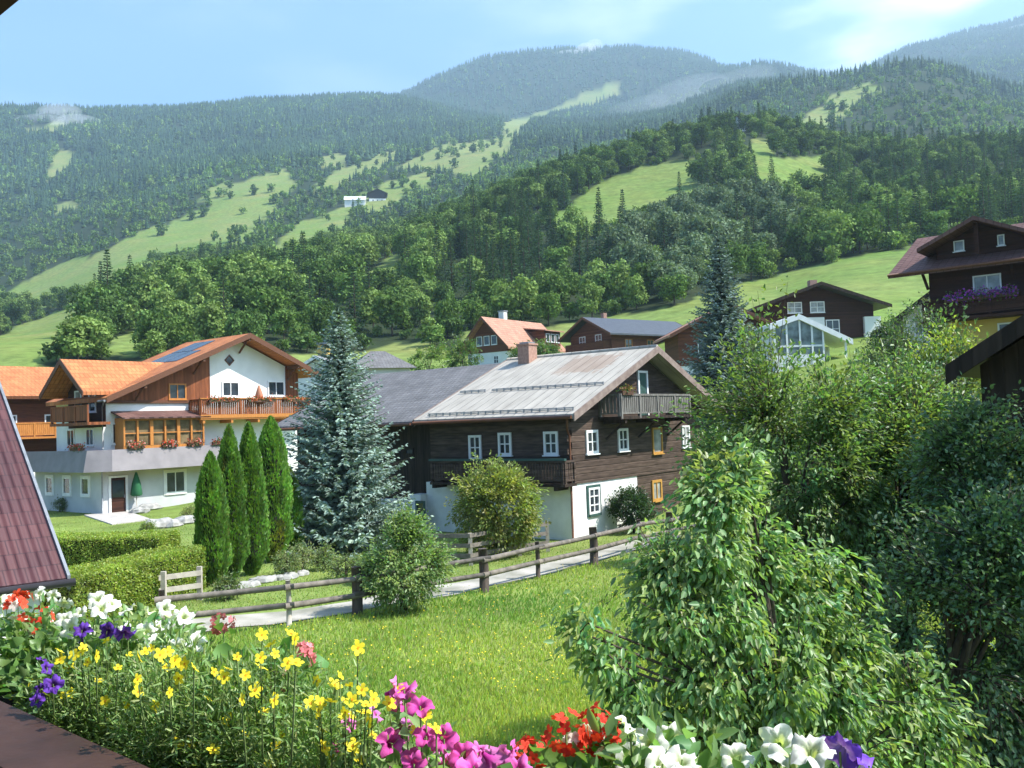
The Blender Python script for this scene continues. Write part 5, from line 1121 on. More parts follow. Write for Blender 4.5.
# trees between the houses on the right and the chalets
for (x_, y_, zt, r_, c_, lb, nm) in [
    (14.5, 34, 8.2, 1.6, (0.055, 0.09, 0.035), 'dark rounded tree below the glazed conservatory', 'garden_tree'), (17.5, 38, 9.4, 1.7, (0.07, 0.115, 0.045), 'leafy tree below the dark chalet wall', 'garden_tree'),
    (12.1, 25, 7.2, 1.0, (0.19, 0.23, 0.05), 'yellow leaved shrub tree beside the dark shed eave', 'yellow_tree'), (12.3, 29, 5.8, 1.3, (0.06, 0.10, 0.045), 'bluish green tree left of the yellow leaved shrub', 'garden_tree'),
    (6.9, 30.6, 4.9, 1.3, (0.085, 0.14, 0.045), 'leafy tree beside the farmhouse gable at the end of the meadow fence', 'garden_tree'), (11.0, 36, 6.6, 1.7, (0.06, 0.1, 0.035), 'garden tree behind the farmhouse gable end', 'garden_tree'), (9.0, 27, 5.6, 1.6, (0.08, 0.13, 0.04), 'leafy tree right of the farmhouse, behind the big pear trees', 'garden_tree'), (10.2, 21, 6.0, 1.5, (0.085, 0.13, 0.045), 'slender leafed tree left of the dark shed eave', 'garden_tree'),
    (-8.5, 92, 13.5, 2.4, (0.12, 0.18, 0.05), 'light green tree by the small lawn left of the red roofed chalet', 'garden_tree'), (-5.4, 100, 14.8, 2.2, (0.085, 0.14, 0.04), 'green tree touching the red roofed chalet on its left', 'garden_tree'), (-12.5, 90, 11.6, 1.8, (0.10, 0.15, 0.05), 'bushy tree above the grey barn roof', 'garden_tree'),
    (1.5, 104, 14.2, 1.6, (0.08, 0.125, 0.04), 'small tree in front of the red roofed chalet wall', 'garden_tree'), (4.2, 106, 14.6, 1.7, (0.09, 0.14, 0.045), 'small tree between the brick chimney and log house', 'garden_tree'), (18.5, 72, 12.4, 1.5, (0.045, 0.08, 0.04), 'dark tree right beside the pointed blue spruce', 'garden_tree'), (31.5, 74, 12.5, 1.8, (0.05, 0.085, 0.035), 'dark shrubby tree right of the conservatory', 'garden_tree'), (27.3, 58, 8.0, 1.2, (0.08, 0.12, 0.045), 'tree below the small white annex', 'garden_tree')]:
    k += 1; g_ = gz(x_, y_); hh_ = zt - g_ + 0.1
    e = empty(nm, (x_, y_, g_ - 0.1), k, lb, 'tree')
    far_ = y_ > 60
    broad_tree(nm, [((0, 0, hh_ - min(hh_ * 0.42, r_ * 1.5)), (r_, r_, min(hh_ * 0.42, r_ * 1.5)), 1)], (0, 0, -0.1), 0.09, 14, 240 if far_ else 340, 14 if far_ else 20, 0.26 if far_ else 0.13, 0.15 if far_ else 0.07, c_, 60 + k, 0.5, False, 0.3, parent=e)

# ------------------------------------------------------------------ rocks
def rock(u_, v_, s, label, seed, grp=None):
    r = np.random.default_rng(seed); p = gnd(u_, v_)
    b = MB(); n = 10; prof = [(0.001, 0.0), (0.8, 0.02), (1.0, 0.25), (0.85, 0.55), (0.5, 0.75), (0.01, 0.8)]
    kk = len(b.v)
    b.lathe(prof, n); V = np.array(b.v); V *= 1 + 0.22 * (r.random((len(V), 1)) - .5) + 0.3 * fbm(V[:, 0:1] * 1.3 + seed, V[:, 1:2] * 1.3 + V[:, 2:3], 2)
    V = V * s * np.array([1 + 0.5 * r.random(), 0.9, 0.9]); b.v = [tuple(q) for q in V]; b.sm = [False] * len(b.f)
    o = b.build('rock', M_stone); o.location = (p[0], p[1], -0.05); o.rotation_euler = (0, 0, r.random() * 6); tag(o, label, 'rock', grp)
for i, (u_, v_, s) in enumerate([(160, 528, .75), (172, 527, .6), (186, 524, .7), (197, 520, .5)]): rock(u_, v_, s, 'pale boulder in the rock group on the chalet lawn', 80 + i, 'boulders on the chalet lawn')
for i, (u_, v_, s) in enumerate([(140, 513, .6), (150, 510, .7), (160, 507, .75), (170, 504, .8), (180, 500, .8), (158, 502, .7), (172, 497, .75), (184, 494, .7), (146, 506, .55)]): rock(u_, v_, s, 'sunlit pale stone in the rockery below the chalet window', 90 + i, 'rockery stones below the chalet window')
for i, (u_, v_, s) in enumerate([(226, 592, .3), (240, 588, .35), (252, 586, .3), (263, 582, .36), (276, 580, .3), (290, 578, .33), (302, 575, .3), (218, 596, .28)]): rock(u_, v_, s, 'small edging stone along the bed under the thujas', 110 + i, 'edging stones under the thujas')

# ------------------------------------------------------------------ flower boxes and parasols on the houses
M_trough = plain('trough_brown', (0.12, 0.06, 0.035), (0.08, 0.04, 0.025), 5, 0.7)
def flower_box(house, x0, y0, z0, length, along, cols, label, n=160, size=0.1, grp=None, spread=0.22, high=0.3):
    rz = house.rotation_euler[2] + (pi / 2 if along == 'y' else 0); c, s = cos(house.rotation_euler[2]), sin(house.rotation_euler[2])
    wx = house.location[0] + x0 * c - y0 * s; wy = house.location[1] + x0 * s + y0 * c
    e = empty('flower_box', (wx, wy, house.location[2] + z0), rz, label, 'flower box', grp)
    b = MB(); b.box(-length / 2, length / 2, -0.1, 0.1, 0, 0.18); b.build('trough', M_trough, e)
    def cloud(n, zz): return np.stack([(rng.random(n) - .5) * length, rng.standard_normal(n) * spread * 0.6, zz + rng.standard_normal(n) * high * 0.35], 1)
    P = cloud(n, 0.2); V, Fs, C = leaves_np(P, rng.standard_normal((n, 3)), rng.standard_normal((n, 3)), size, size * 0.7, tints(n, (0.05, 0.1, 0.03)))
    link('foliage', mesh_np('box_foliage', V, Fs, C), e, M_leaf)
    m = int(n * 0.9); P = cloud(m, 0.25); ci = rng.integers(0, len(cols), m); Cc = np.array(cols)[ci] * (0.8 + 0.4 * rng.random((m, 1)))
    V, Fs, C = leaves_np(P, rng.standard_normal((m, 3)), rng.standard_normal((m, 3)), size * 1.1, size, np.clip(Cc, 0, 1)); link('blossom', mesh_np('box_blossom', V, Fs, C), e, M_petal)
RED = [(0.55, 0.05, 0.03), (0.6, 0.12, 0.08), (0.65, 0.25, 0.2)]
for x_, lb in [(1.6, 'red flower box below the left end of the glazed bay'), (4.0, 'red flower box below the middle of the glazed bay'), (5.9, 'red flower box below the right third of the glazed bay'), (7.8, 'red flower box right of the glazed bay on the parapet')]:
    flower_box(H, x_, -1.2, 4.13, 1.1, 'x', RED + [(0.6, 0.4, 0.4)], lb, 110, 0.13)
flower_box(H, -1.1, 1.2, 4.13, 1.6, 'y', RED, 'orange red flower box on the parapet by the left windows', 110, 0.13)
for x_, lb in [(8.0, 'orange red balcony flowers on the left stretch of the chalet rail'), (11.2, 'orange red balcony flowers in the middle of the chalet rail'), (14.4, 'orange red balcony flowers on the right stretch of the chalet rail')]:
    flower_box(H, x_, -1.55, 7.1, 2.4, 'x', [(0.55, 0.13, 0.06), (0.6, 0.2, 0.1)], lb, 150, 0.13)
PUR = [(0.28, 0.06, 0.42), (0.38, 0.08, 0.45), (0.22, 0.06, 0.38), (0.45, 0.08, 0.3)]
for x_, lb in [(1.9, 'purple petunia box at the left end of the brown balcony'), (3.5, 'purple petunia box under the balcony chalet window'), (5.6, 'purple petunia box at the right end of the brown balcony')]:
    flower_box(rc, x_, -1.3, 3.25, 1.7, 'x', PUR, lb, 220, 0.12, None, 0.25, 0.42)
flower_box(T, 2.9, -1.1, 6.0, 0.9, 'x', [(0.25, 0.2, 0.06), (0.2, 0.1, 0.05)], 'small dry flower pot tray on the farmhouse gable balcony corner', 60, 0.11)
def parasol(house, x0, y0, z0, h, col, label):
    c, s = cos(house.rotation_euler[2]), sin(house.rotation_euler[2])
    e = empty('closed_parasol', (house.location[0] + x0 * c - y0 * s, house.location[1] + x0 * s + y0 * c, house.location[2] + z0), 0, label, 'parasol')
    b = MB(); b.tube([(0, 0, 0), (0, 0, h)], 0.03, 6); b.lathe([(0.3, 0.0), (0.3, 0.08), (0.05, 0.1)], 10); b.build('pole', M_palewood, e)
    b = MB(); k0 = len(b.v); b.lathe([(0.24, h * 0.38), (0.30, h * 0.42), (0.22, h * 0.7), (0.05, h * 0.98), (0.0, h)], 16)
    b.v = [(q[0] * (1 + 0.25 * (i % 2)), q[1] * (1 + 0.25 * (i % 2)), q[2]) for i, q in enumerate(b.v)]; b.build('canopy', plain('parasol_cloth', col, rough=0.9), e)
parasol(H, 11.6, -0.75, 6.1, 2.3, (0.45, 0.2, 0.12), 'closed salmon parasol between the two upper windows of the white chalet')
parasol(H, 1.9, -0.6, 0.05, 2.55, (0.03, 0.14, 0.06), 'closed green parasol beside the white chalet door')

# ------------------------------------------------------------------ big leafy trees close by on the right
def big(name, loc, label, parts, seed, col, twigs, per, leaf, wid, col2=None, tr=0.09, top=None, tw=0.45, droop=0.45, anch=26, spike=0.13):
    e = empty(name, loc, 0, label, 'tree'); pr = [((c[0] - loc[0], c[1] - loc[1], c[2] - loc[2]), r, s) for c, r, s in parts]
    broad_tree(name, pr, (0, 0, -0.1), tr, anch, twigs, per, leaf, wid, col, seed, tw, True, droop, None if top is None else np.array(top) - np.array(loc), None, spike, col2, 0.004, e)
PT = []
for (u_, v_, y_, r_, w_) in [(722, 492, 7.3, .36, .7), (705, 540, 7.1, .45, 1), (755, 555, 7.5, .46, 1), (672, 560, 7.0, .34, .5), (660, 615, 6.9, .4, .7), (715, 620, 7.0, .52, 1.2), (790, 610, 7.6, .5, 1.1), (850, 640, 7.6, .48, 1), (905, 690, 7.5, .46, .9), (770, 680, 7.0, .55, 1.3), (695, 700, 6.9, .5, 1.1), (632, 690, 6.7, .34, .5), (598, 655, 6.5, .22, .2), (582, 625, 6.4, .16, .1), (850, 730, 7.1, .55, 1.2), (945, 745, 7.3, .42, .7), (760, 760, 6.9, .55, 1.2), (650, 755, 6.7, .42, .8), (815, 570, 7.9, .34, .5), (740, 462, 7.35, .2, .25)]:
    PT.append((tuple(aty(u_, v_, y_)), (r_ * 0.72, r_ * 0.72, r_ * 0.85), w_ * 0.3 + r_ ** 2 * 2))
big('pear_tree', (2.2, 7.3, 0), 'large leafy pear tree with drooping glossy leaves in the right foreground', PT, 21, (0.135, 0.215, 0.085), 1000, 24, 0.08, 0.036, (0.17, 0.225, 0.075), top=(2.0, 7.3, 3.9), tr=0.055, tw=0.3, anch=46, droop=0.5, spike=0.3)
big('orchard_tree', (4.0, 12.6, 0), 'dense tall orchard tree behind the pear tree, right of the farmhouse', [((3.75, 12.6, 4.15), (1.3, 1.3, 2.0), .6), ((4.9, 12.8, 3.7), (1.1, 1.1, 1.9), .28), ((3.2, 12.4, 2.6), (0.9, 0.9, 1.3), .16), ((2.5, 14.2, 2.2), (1.0, 0.8, 1.3), .1)],
    22, (0.13, 0.21, 0.075), 1500, 25, 0.08, 0.036, (0.13, 0.185, 0.05), tw=0.36)
big('orchard_tree', (6.0, 13.6, 0), 'orchard tree with reddish tips between the tall orchard tree and dark shed', [((5.6, 13.4, 4.0), (1.25, 1.2, 1.95), 1)],
    23, (0.115, 0.19, 0.065), 900, 24, 0.08, 0.036, (0.13, 0.165, 0.05), tw=0.36)
big('plum_tree', (4.3, 8.9, 0), 'shaded bluish green plum tree under the dark shed at far right', [((4.2, 8.9, 2.4), (1.0, 1.0, 1.7), .6), ((4.7, 8.9, 3.5), (0.6, 0.7, 0.85), .4)],
    24, (0.10, 0.165, 0.08), 1100, 22, 0.06, 0.033, tw=0.3)
big('plum_tree', (5.5, 9.5, 0), 'darkest plum tree at the right picture edge, beside the shed post', [((5.2, 9.4, 3.0), (0.9, 0.8, 1.9), .7), ((4.95, 9.7, 4.35), (0.75, 0.6, 0.85), .3)],
    25, (0.09, 0.15, 0.07), 1100, 22, 0.06, 0.034, tw=0.3)
big('added_shade_tree', (8.6, 8.9, 0), 'unseen tree added beyond the right picture edge to shade the plum trees', [((8.3, 8.7, 7.7), (2.0, 2.0, 2.3), 1)], 26, (0.07, 0.11, 0.035), 230, 18, 0.15, 0.08, tr=0.16, tw=0.5)  # added outside the view only to cast shade on the plum trees

# ------------------------------------------------------------------ meadow grass
def near_fence(x, y):
    fx = np.array([p[0] for p in FL]); fy = np.array([p[1] for p in FL]); return y < np.interp(x, fx, fy) + 0.1
n = 330000; y = 1.0 / (1 / 9.0 + rng.random(n) * (1 / 40.0 - 1 / 9.0)); x = (rng.random(n) * 1100 - 40 - 512) / F * y
z = ground_z(x, y); k = near_fence(x, y) & (z < 0.4); x, y, z = x[k], y[k], z[k]; n = len(x)
g = fbm(x / 1.8, y / 1.8, 3); g2_ = fbm(x / 5 + 40, y / 5, 2)
Lg = (0.085 + 0.10 * rng.random(n)) * (1 + 1.3 * g); ax = np.array([0.1, 0, 1.0]) + 0.38 * rng.standard_normal((n, 3))
col = np.clip(tints(n, (0.185, 0.26, 0.052), 0.28, 0.12) * (1 + 1.5 * g2_[:, None] * np.array([1.3, 0.7, 0.8])), 0, 1); dry = rng.random(n) < 0.08; col[dry] = tints(int(dry.sum()), (0.26, 0.27, 0.10), 0.2)
P = np.stack([x, y, z - 0.01], 1); V, Fs, C = leaves_np(P, ax, rng.standard_normal((n, 3)) * np.array([1, 1, 0.2]), Lg, 0.011 + 0.0007 * y, col, False, 0.1)
m = 2600; y = 1.0 / (1 / 10.0 + rng.random(m) * (1 / 34.0 - 1 / 10.0)); x = (rng.random(m) * 700 + 60 - 512) / F * y; k = near_fence(x, y) & (fbm(x / 2.5, y / 2.5, 2) > -0.1); x, y = x[k], y[k]; m = len(x)
P2 = np.stack([x, y, 0.2 + 0.14 * rng.random(m)], 1); V2, F2_, C2 = leaves_np(P2, rng.standard_normal((m, 3)) * [1, 1, .3], np.tile([0, -0.4, 1.0], (m, 1)) + 0.3 * rng.standard_normal((m, 3)), 0.042, 0.036, tints(m, (0.7, 0.52, 0.04), 0.15, 0.03))
V, Fs, C = merge([(V, Fs, C), (V2, F2_, C2)])
tag(link('meadow_grass', mesh_np('meadow_grass', V, Fs, C), None, M_grass), 'lush green meadow grass dotted with small yellow flowers', 'grass', kind='stuff')
n = 60000; y = 1.0 / (1 / 24.0 + rng.random(n) * (1 / 62.0 - 1 / 24.0)); x = (rng.random(n) * 760 - 30 - 512) / F * y; z = ground_z(x, y)
fy = np.interp(x, [p[0] for p in FL], [p[1] for p in FL]); k = (y > fy + 2.4) & (z < 0.5); x, y, z = x[k], y[k], z[k]; n = len(x)
lx = (x - C0[0]) * cos(R52) + (y - C0[1]) * sin(R52); ly = -(x - C0[0]) * sin(R52) + (y - C0[1]) * cos(R52); k = ~((lx > -0.5) & (ly > -0.3)); x, y, z = x[k], y[k], z[k]; n = len(x)
P = np.stack([x, y, z - 0.01], 1); V, Fs, C = leaves_np(P, np.array([0, 0, 1.0]) + 0.5 * rng.standard_normal((n, 3)), rng.standard_normal((n, 3)), 0.05 + 0.07 * rng.random(n), 0.03, tints(n, (0.16, 0.215, 0.06), 0.25), False, 0.1)
tag(link('garden_lawn', mesh_np('garden_lawn', V, Fs, C), None, M_grass), 'short lawn grass around the thujas, hedges and chalet', 'grass', kind='stuff')

# ------------------------------------------------------------------ the balcony we look from
DR = math.atan2(-0.65, 0.76)
BP = np.array([-0.535, 1.35, 0.0]); dv_ = np.array([cos(DR), sin(DR), 0]); nv_ = np.array([-sin(DR), cos(DR), 0])
bh_ = empty('balcony_house', BP, DR, 'house with brown wooden balcony rail and dark eave that the view is taken from', 'house')
b = MB(); b.box(-3.6, 3.4, -0.135, 0, 4.44, 4.50); b.build('handrail', M_hand, bh_)
b = MB()
for xq in np.arange(-3.5, 3.4, 0.14): b.box(xq, xq + 0.11, -0.085, -0.06, 3.5, 4.438)
b.box(-3.6, 3.4, -0.11, -0.087, 3.56, 3.66); b.build('balustrade', M_hand, bh_)
b = MB(); b.box(-3.6, 3.4, -1.9, -0.02, 3.36, 3.498); b.build('balcony_floor', M_hand, bh_)
b = MB(); b.box(-3.6, 3.4, -8, -1.902, -0.3, 5.6); b.build('wall', M_plaster, bh_)
ep = aty(19, 0, 1.6); eo = float(np.dot(ep - BP, nv_))
b = MB(); b.slab((-3.9, eo, ep[2] + 0.12), (3.8, eo, ep[2] + 0.12), (3.8, -4.9, ep[2] + 2.6), (-3.9, -4.9, ep[2] + 2.6), 0.12); b.build('roof', M_chaletwood, bh_)
b = MB(); b.box(-3.6, 2.6, 0.02, 0.22, 4.2, 4.39)
ft = empty('planter_trough', BP, DR, 'long brown wooden planter hanging outside the balcony rail', 'planter'); b.build('trough', M_hand, ft)
b = MB(); b.box(-3.58, 2.58, 0.04, 0.2, 4.391, 4.405); b.build('soil', plain('soil', (0.03, 0.022, 0.015), rough=1.0), ft)

# ------------------------------------------------------------------ balcony flowers
def on_box(u, v, off):
    d = ray(u, v); o = np.array([0, 0, CZ]); return o + d * (np.dot(BP + nv_ * off - o, nv_) / np.dot(d, nv_))
def colmesh(name, V, Fs, C, smooth=True): return mesh_np(name, np.array(V), Fs, np.array(C), smooth=smooth)
def petunia(seed, col, throat, veins=0.0, r0=0.0235):
    """funnel flower: wavy five-lobed limb with a throat; opens along +Z"""
    r = np.random.default_rng(seed); n = 30; rings = [(0.12, -0.95), (0.2, -0.45), (0.34, -0.12), (0.6, 0.02), (0.85, 0.0), (1.0, -0.07)]
    V = []; C = []; ph = r.random() * 6
    for i, (q, zq) in enumerate(rings):
        for j in range(n):
            a = 2 * pi * j / n; lobe = 1 + (0.22 * abs(cos(2.5 * a)) - 0.12 + 0.04 * r.standard_normal()) * (i / 5) * 1.6; w = (0.2 * sin(5 * a + ph) + 0.15 * sin(8 * a + 2 * ph) + 0.12 * sin(13 * a + 3 * ph) + 0.06 * r.standard_normal()) * (i / 5) ** 2
            V.append((q * lobe * cos(a) * r0, q * lobe * sin(a) * r0, (zq + w) * r0))
            t = np.clip((q - 0.2) / 0.5, 0, 1); c = np.array(throat) * (1 - t) + np.array(col) * t
            if veins: c = c * (1 - veins * (abs(cos(2.5 * a)) ** 6) * (1 - 0.5 * t))
            C.append(np.clip(c * (0.93 + 0.1 * r.random()), 0, 0.9))
    Fs = np.array([[i * n + j, i * n + (j + 1) % n, (i + 1) * n + (j + 1) % n, (i + 1) * n + j] for i in range(len(rings) - 1) for j in range(n)])
    return colmesh('petunia_bloom', V, Fs, C)
def petal_ring(V, Fs, C, c, nrm, ax0, k, rad, wid, col, r, lift=0.15):
    nrm = nrm / np.linalg.norm(nrm); a = np.cross(nrm, ax0); a /= np.linalg.norm(a); b = np.cross(nrm, a); ph = r.random() * 6
    for j in range(k):
        t = ph + 2 * pi * j / k; d = cos(t) * a + sin(t) * b; s = np.cross(nrm, d); o = len(V); q = rad * (0.85 + 0.3 * r.random()); lf = lift * (0.5 + r.random())
        for (f, w, zq) in ((0.08, 0.1, 0), (0.4, 0.42, .35), (0.4, -0.42, .35), (0.8, 0.45, .8), (0.8, -0.45, .8), (1.0, 0.12, .75), (1.0, -0.12, .75), (0.08, -0.1, 0)):
            V.append(tuple(c + d * f * q + s * w * wid + nrm * zq * lf * q)); C.append(np.clip(np.array(col) * (0.85 + 0.25 * r.random()), 0, 0.9))
        Fs += [[o, o + 1, o + 2, o + 7], [o + 1, o + 3, o + 4, o + 2], [o + 3, o + 5, o + 6, o + 4]]
def bidens(seed, rad=0.017):
    r = np.random.default_rng(seed); V, Fs, C = [], [], []
    petal_ring(V, Fs, C, np.zeros(3), np.array([0, 0, 1.0]), np.array([1.0, 0, 0]), 5, rad * 0.95, rad * 0.72, (0.84, 0.70, 0.045), r, 0.25)
    o = len(V)
    for j in range(6): V.append((rad * 0.2 * cos(j), rad * 0.2 * sin(j), rad * 0.12)); C.append((0.6, 0.3, 0.02))
    Fs.append([o, o + 1, o + 2, o + 3]); Fs.append([o, o + 3, o + 4, o + 5])
    return colmesh('bidens_bloom', V, np.array(Fs), C, False)
def geranium(seed, cols, rad=0.036, nf=18, fr_=0.0125):
    r = np.random.default_rng(seed); V, Fs, C = [], [], []
    for i in range(nf):
        d = unit(r.standard_normal(3) + np.array([0, 0, 0.7])); c = d * rad * (0.75 + 0.3 * r.random()) * np.array([1, 1, 0.75])
        petal_ring(V, Fs, C, c, d + 0.3 * r.standard_normal(3), unit(r.standard_normal(3)), 5, fr_, fr_ * 0.75, cols[r.integers(0, len(cols))], r, 0.2)
    return colmesh('geranium_bloom', V, np.array(Fs), C, False)
WHT, PURP, MAG = (0.82, 0.83, 0.82), (0.16, 0.06, 0.48), (0.80, 0.18, 0.56)
BLO = {'wp': [petunia(i, WHT, (0.62, 0.68, 0.36)) for i in range(3)], 'pp': [petunia(10 + i, PURP, (0.10, 0.03, 0.2), 0.4, 0.02) for i in range(2)], 'mp': [petunia(20 + i, c, (0.55, 0.04, 0.34), 0.2) for i, c in enumerate([MAG, (0.76, 0.12, 0.46), (0.82, 0.26, 0.64)])],
       'bi': [bidens(30 + i) for i in range(3)], 'rg': [geranium(40 + i, [(0.62, 0.035, 0.02), (0.7, 0.06, 0.03)]) for i in range(2)], 'rw': [geranium(50, [(0.62, 0.06, 0.03), (0.8, 0.72, 0.68), (0.7, 0.1, 0.05)])], 'wr': [geranium(51, [(0.82, 0.76, 0.72), (0.82, 0.8, 0.76), (0.65, 0.08, 0.05)])],
       'pg': [geranium(60, [(0.70, 0.25, 0.28), (0.62, 0.18, 0.2)], 0.033, 20, 0.011)], 'fg': [geranium(61, [(0.6, 0.33, 0.27), (0.5, 0.3, 0.18)], 0.036, 14, 0.01)], 'bp': [petunia(70 + i, (0.20, 0.08, 0.62), (0.3, 0.2, 0.6), 0.3, 0.028) for i in range(2)]}
for l_ in BLO.values():
    for m_ in l_: m_.materials.append(M_petal)
def foliage(e, o, c, rad, n, kind, seed, stems):
    r = np.random.default_rng(seed); d = unit(r.standard_normal((n, 3))); q = r.random((n, 1)) ** 0.45
    P = d * q * np.array(rad)
    P = P[:, 0:1] * dv_ + P[:, 1:2] * nv_ + P[:, 2:3] * np.array([0, 0, 1.0]) + (np.array(c) - o)
    P[:, 2] += 0.35 * rad[2] * fbm((P @ dv_) * 14 + seed, (P @ nv_) * 14, 2)
    out = unit(P - (np.array(c) - o) + 1e-4); nr = np.array([0.1, -0.1, 1.0]) + 0.6 * r.standard_normal((n, 3))
    if kind == 'bidens': Lf, Wf, colr_ = 0.017 * (0.6 + 0.8 * r.random(n)), 0.0036, (0.17, 0.25, 0.085)
    elif kind == 'geranium': Lf, Wf, colr_ = 0.028 * (0.6 + 0.7 * r.random(n)), 0.027 * (0.6 + 0.7 * r.random(n)), (0.10, 0.19, 0.05)
    else: Lf, Wf, colr_ = 0.026 * (0.6 + 0.7 * r.random(n)), 0.014 * (0.7 + 0.5 * r.random(n)), (0.13, 0.215, 0.075)
    ax = out * 0.7 + 0.7 * r.standard_normal((n, 3)) + [0, 0, 0.35]
    per = 16 if kind == 'bidens' else 5   # leaves along each flower stalk
    if stems:
        st_ = np.repeat(np.array(stems) - o, per, 0); m = len(st_); tt = 0.55 + 0.42 * r.random((m, 1)); q0 = st_ * [0.2, 0.2, 0] + [0, 0, 0.02]
        P3 = q0 * (1 - tt) + st_ * tt + 0.008 * r.standard_normal((m, 3)); j_ = r.integers(0, n, m)
        P = np.concatenate([P, P3]); ax = np.concatenate([ax, r.standard_normal((m, 3)) + [0, 0, 0.2]]); nr = np.concatenate([nr, r.standard_normal((m, 3)) * 0.7 + [0, 0, 1]])
        Lf = np.concatenate([Lf, Lf[j_] * 0.9]); Wf = np.broadcast_to(Wf, (n,)); Wf = np.concatenate([Wf, Wf[j_] * 0.9]); n = len(P)
    V, Fs, C = leaves_np(P, ax, nr, Lf, Wf, tints(n, colr_, 0.35, 0.12), True)
    link('foliage', mesh_np('plant_foliage', V, Fs, C), e, M_leaf)
    b = MB()
    for k in range(70 if kind == 'bidens' else 16):
        i = r.integers(0, n); p1 = P[i]; p0 = np.array([0, 0, 0.0]) + (P[i] * [0.25, 0.25, 0]); b.tube([p0, p0 * 0.4 + p1 * 0.6 + [0, 0, 0.02], p1], [0.0022, 0.0018, 0.001], 3, caps=False)
    for s in stems:
        p1 = np.array(s) - o; p0 = p1 * [0.2, 0.2, 0] + [0, 0, 0.02]; md = p0 * 0.5 + p1 * 0.5 + [0.3 * (p1[0] - p0[0]), 0.3 * (p1[1] - p0[1]), 0.0]; b.tube([p0, md, p1], [0.0017, 0.0014, 0.0011], 4, caps=False)
    b.build('stems', M_stem, e)
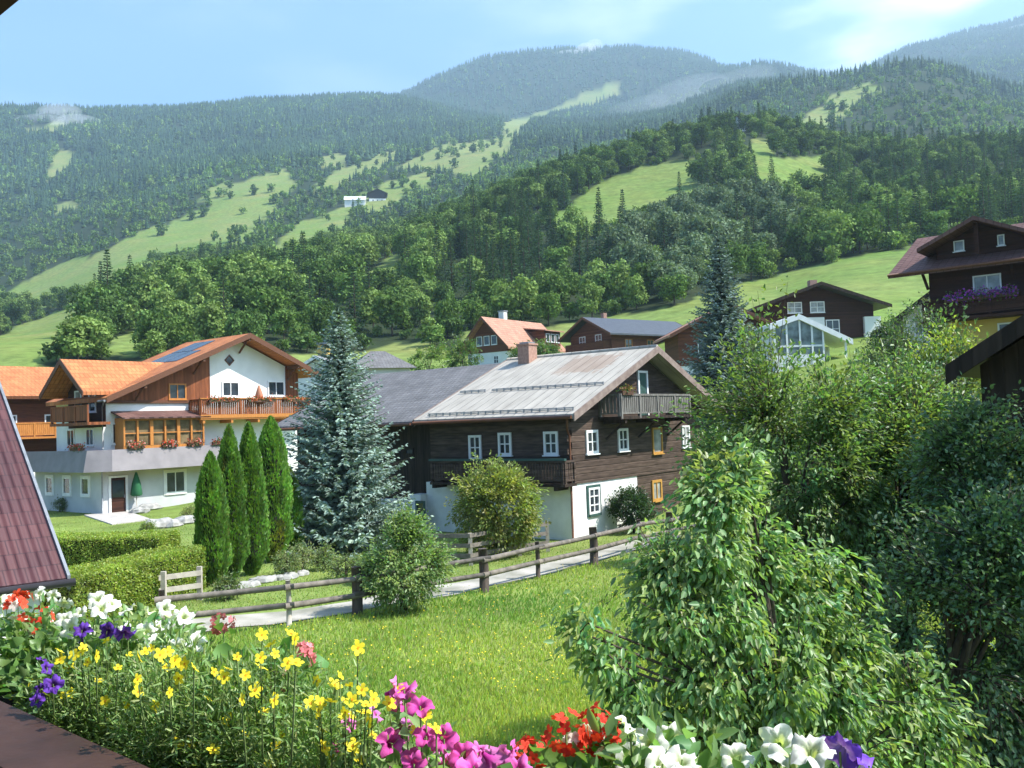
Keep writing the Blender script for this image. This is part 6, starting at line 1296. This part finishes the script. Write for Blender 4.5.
PL = [  # name, category, label, centre px, off, (radii along, across, up), leaves, leaf kind, blossoms {kind: px}
 ('white_petunia', 'petunia', 'white petunia at the far left end of the balcony planter', (45, 650), 0.22, (0.26, 0.12, 0.085), 900, 'petunia', {'wp': [(12, 600), (40, 594), (64, 604), (50, 618), (22, 628), (80, 612), (8, 642), (32, 640), (70, 628), (98, 600)]}),
 ('white_petunia', 'petunia', 'trailing white petunia in front of the pale fence, left of the yellow bidens', (140, 654), 0.24, (0.2, 0.12, 0.08), 700, 'petunia', {'wp': [(112, 602), (128, 609), (104, 620), (150, 616), (166, 608), (162, 630), (168, 641), (138, 630), (92, 640), (122, 622), (153, 640)]}),
 ('geranium', 'geranium', 'red and white geranium among the white petunias at far left', (30, 668), 0.16, (0.14, 0.1, 0.07), 220, 'geranium', {'rw': [(18, 606), (40, 622), (44, 634)]}),
 ('purple_petunia', 'petunia', 'small purple petunia low in the planter near the brown rail', (55, 700), 0.12, (0.16, 0.08, 0.06), 450, 'petunia', {'pp': [(82, 630), (107, 631), (41, 690), (53, 684), (37, 700), (42, 659), (124, 634)]}),
 ('yellow_bidens', 'bidens', 'yellow bidens beside the purple petunia at the left of the planter', (100, 708), 0.14, (0.2, 0.12, 0.11), 4600, 'bidens', {'bi': [(107, 641), (96, 656), (74, 655), (83, 648), (99, 681), (70, 693), (12, 695), (62, 702), (88, 662), (118, 668), (30, 682)]}),
 ('yellow_bidens', 'bidens', 'yellow bidens spreading below the white petunias, left of the geraniums', (185, 722), 0.16, (0.2, 0.13, 0.14), 5600, 'bidens', {'bi': [(145, 652), (160, 655), (175, 660), (185, 664), (135, 686), (141, 691), (178, 679), (208, 699), (192, 735), (155, 707), (152, 648), (168, 652), (130, 655), (214, 672)]}),
 ('yellow_bidens', 'bidens', 'tall yellow bidens standing up against the meadow in the planter middle', (262, 738), 0.16, (0.19, 0.13, 0.14), 5600, 'bidens', {'bi': [(262, 635), (291, 634), (237, 657), (275, 654), (296, 663), (282, 735), (245, 735), (268, 764), (255, 690), (230, 712), (300, 708)]}),
 ('geranium', 'geranium', 'fading salmon pink geranium between the yellow bidens', (262, 690), 0.22, (0.13, 0.1, 0.08), 150, 'geranium', {'pg': [(304, 655), (222, 622)], 'fg': [(276, 681)]}),
 ('yellow_bidens', 'bidens', 'yellow bidens next to the magenta petunia', (335, 768), 0.16, (0.14, 0.13, 0.12), 4400, 'bidens', {'bi': [(335, 685), (330, 702), (345, 718), (358, 648), (350, 686), (362, 690), (325, 745), (331, 756), (318, 711), (340, 676), (352, 700), (322, 728), (366, 705), (372, 735)]}),
 ('magenta_petunia', 'petunia', 'magenta pink petunia in the centre of the balcony planter', (430, 815), 0.14, (0.17, 0.12, 0.09), 700, 'petunia', {'mp': [(404, 690), (420, 706), (410, 722), (398, 738), (426, 736), (350, 724), (446, 744), (462, 755), (481, 748), (502, 757), (392, 757), (430, 757), (516, 750), (414, 764), (447, 762), (474, 766)], 'bi': [(398, 690), (426, 716), (428, 726)]}),
 ('geranium', 'geranium', 'bright red and white geranium right of the magenta petunia', (575, 835), 0.14, (0.13, 0.1, 0.09), 260, 'geranium', {'rg': [(530, 753), (549, 749), (604, 741), (566, 735), (600, 726)], 'wr': [(582, 742)]}),
 ('white_petunia', 'petunia', 'large white petunia right of the bright red geranium', (655, 822), 0.14, (0.12, 0.1, 0.10), 420, 'petunia', {'wp': [(630, 728), (650, 744), (628, 760), (674, 742), (682, 760), (652, 762)]}),
 ('white_petunia', 'petunia', 'pair of white petunia flowers just left of the violet one at bottom right', (760, 860), 0.14, (0.11, 0.09, 0.09), 320, 'petunia', {'wp': [(736, 758), (779, 744), (790, 751)]}),
 ('violet_petunia', 'petunia', 'violet petunia at the right end of the balcony planter', (850, 870), 0.14, (0.1, 0.09, 0.09), 300, 'petunia', {'bp': [(840, 752), (853, 760), (869, 766)]}),
]
for i, (nm, cat, lb, (cu, cv), off, rad, n, kind, bl) in enumerate(PL):
    c = on_box(cu, cv, off); o = c.copy(); o[2] = 4.40; e = empty(nm, o, 0, lb, cat)
    pts = []
    rj = np.random.default_rng(900 + i); more = {}
    for kd, pl in bl.items():   # companions around the blooms, so they stand in loose clusters
        ext = {'bi': 1.2, 'wp': 1.0, 'mp': 1.4, 'pp': 0.3}.get(kd, 0); sp = {'bi': 16, 'wp': 13, 'mp': 18}.get(kd, 10)
        if cu > 600: ext *= 0.4
        more[kd] = list(pl) + [(pl[q][0] + sp * rj.standard_normal(), pl[q][1] + abs(sp * 0.9 * rj.standard_normal())) for q in rj.integers(0, len(pl), int(ext * len(pl)))]
    for kd, pl in more.items():
        for j, (bu, bv) in enumerate(pl):
            r = np.random.default_rng(i * 100 + j); p = on_box(bu, bv, off - (0.075 if bv > 645 and bu < 380 and kd in ('bi', 'pp') else 0) + 0.04 * r.standard_normal()); pts.append(p)
            me = BLO[kd][j % len(BLO[kd])]; ob = bpy.data.objects.new('blossom', me); COL.objects.link(ob); ob.parent = e; ob.location = tuple(p - o)
            d = unit(unit(np.array([0, 0, CZ]) - p) * 0.75 + np.array([0.45, 0.05, 0.55]) + 0.7 * r.standard_normal(3))
            ob.rotation_euler = Vector(d).to_track_quat('Z', 'Y').to_euler(); s = (0.72 + 0.45 * r.random()) * {'bi': 0.6, 'wp': 0.8, 'pp': 0.75, 'pg': 0.62, 'fg': 0.7, 'mp': 0.68, 'rg': 0.62, 'wr': 0.62, 'bp': 0.62}.get(kd, 0.85 if bu > 600 else 1.0); ob.scale = (s, s, s)
    foliage(e, o, c, rad, n, kind, 500 + i, pts)
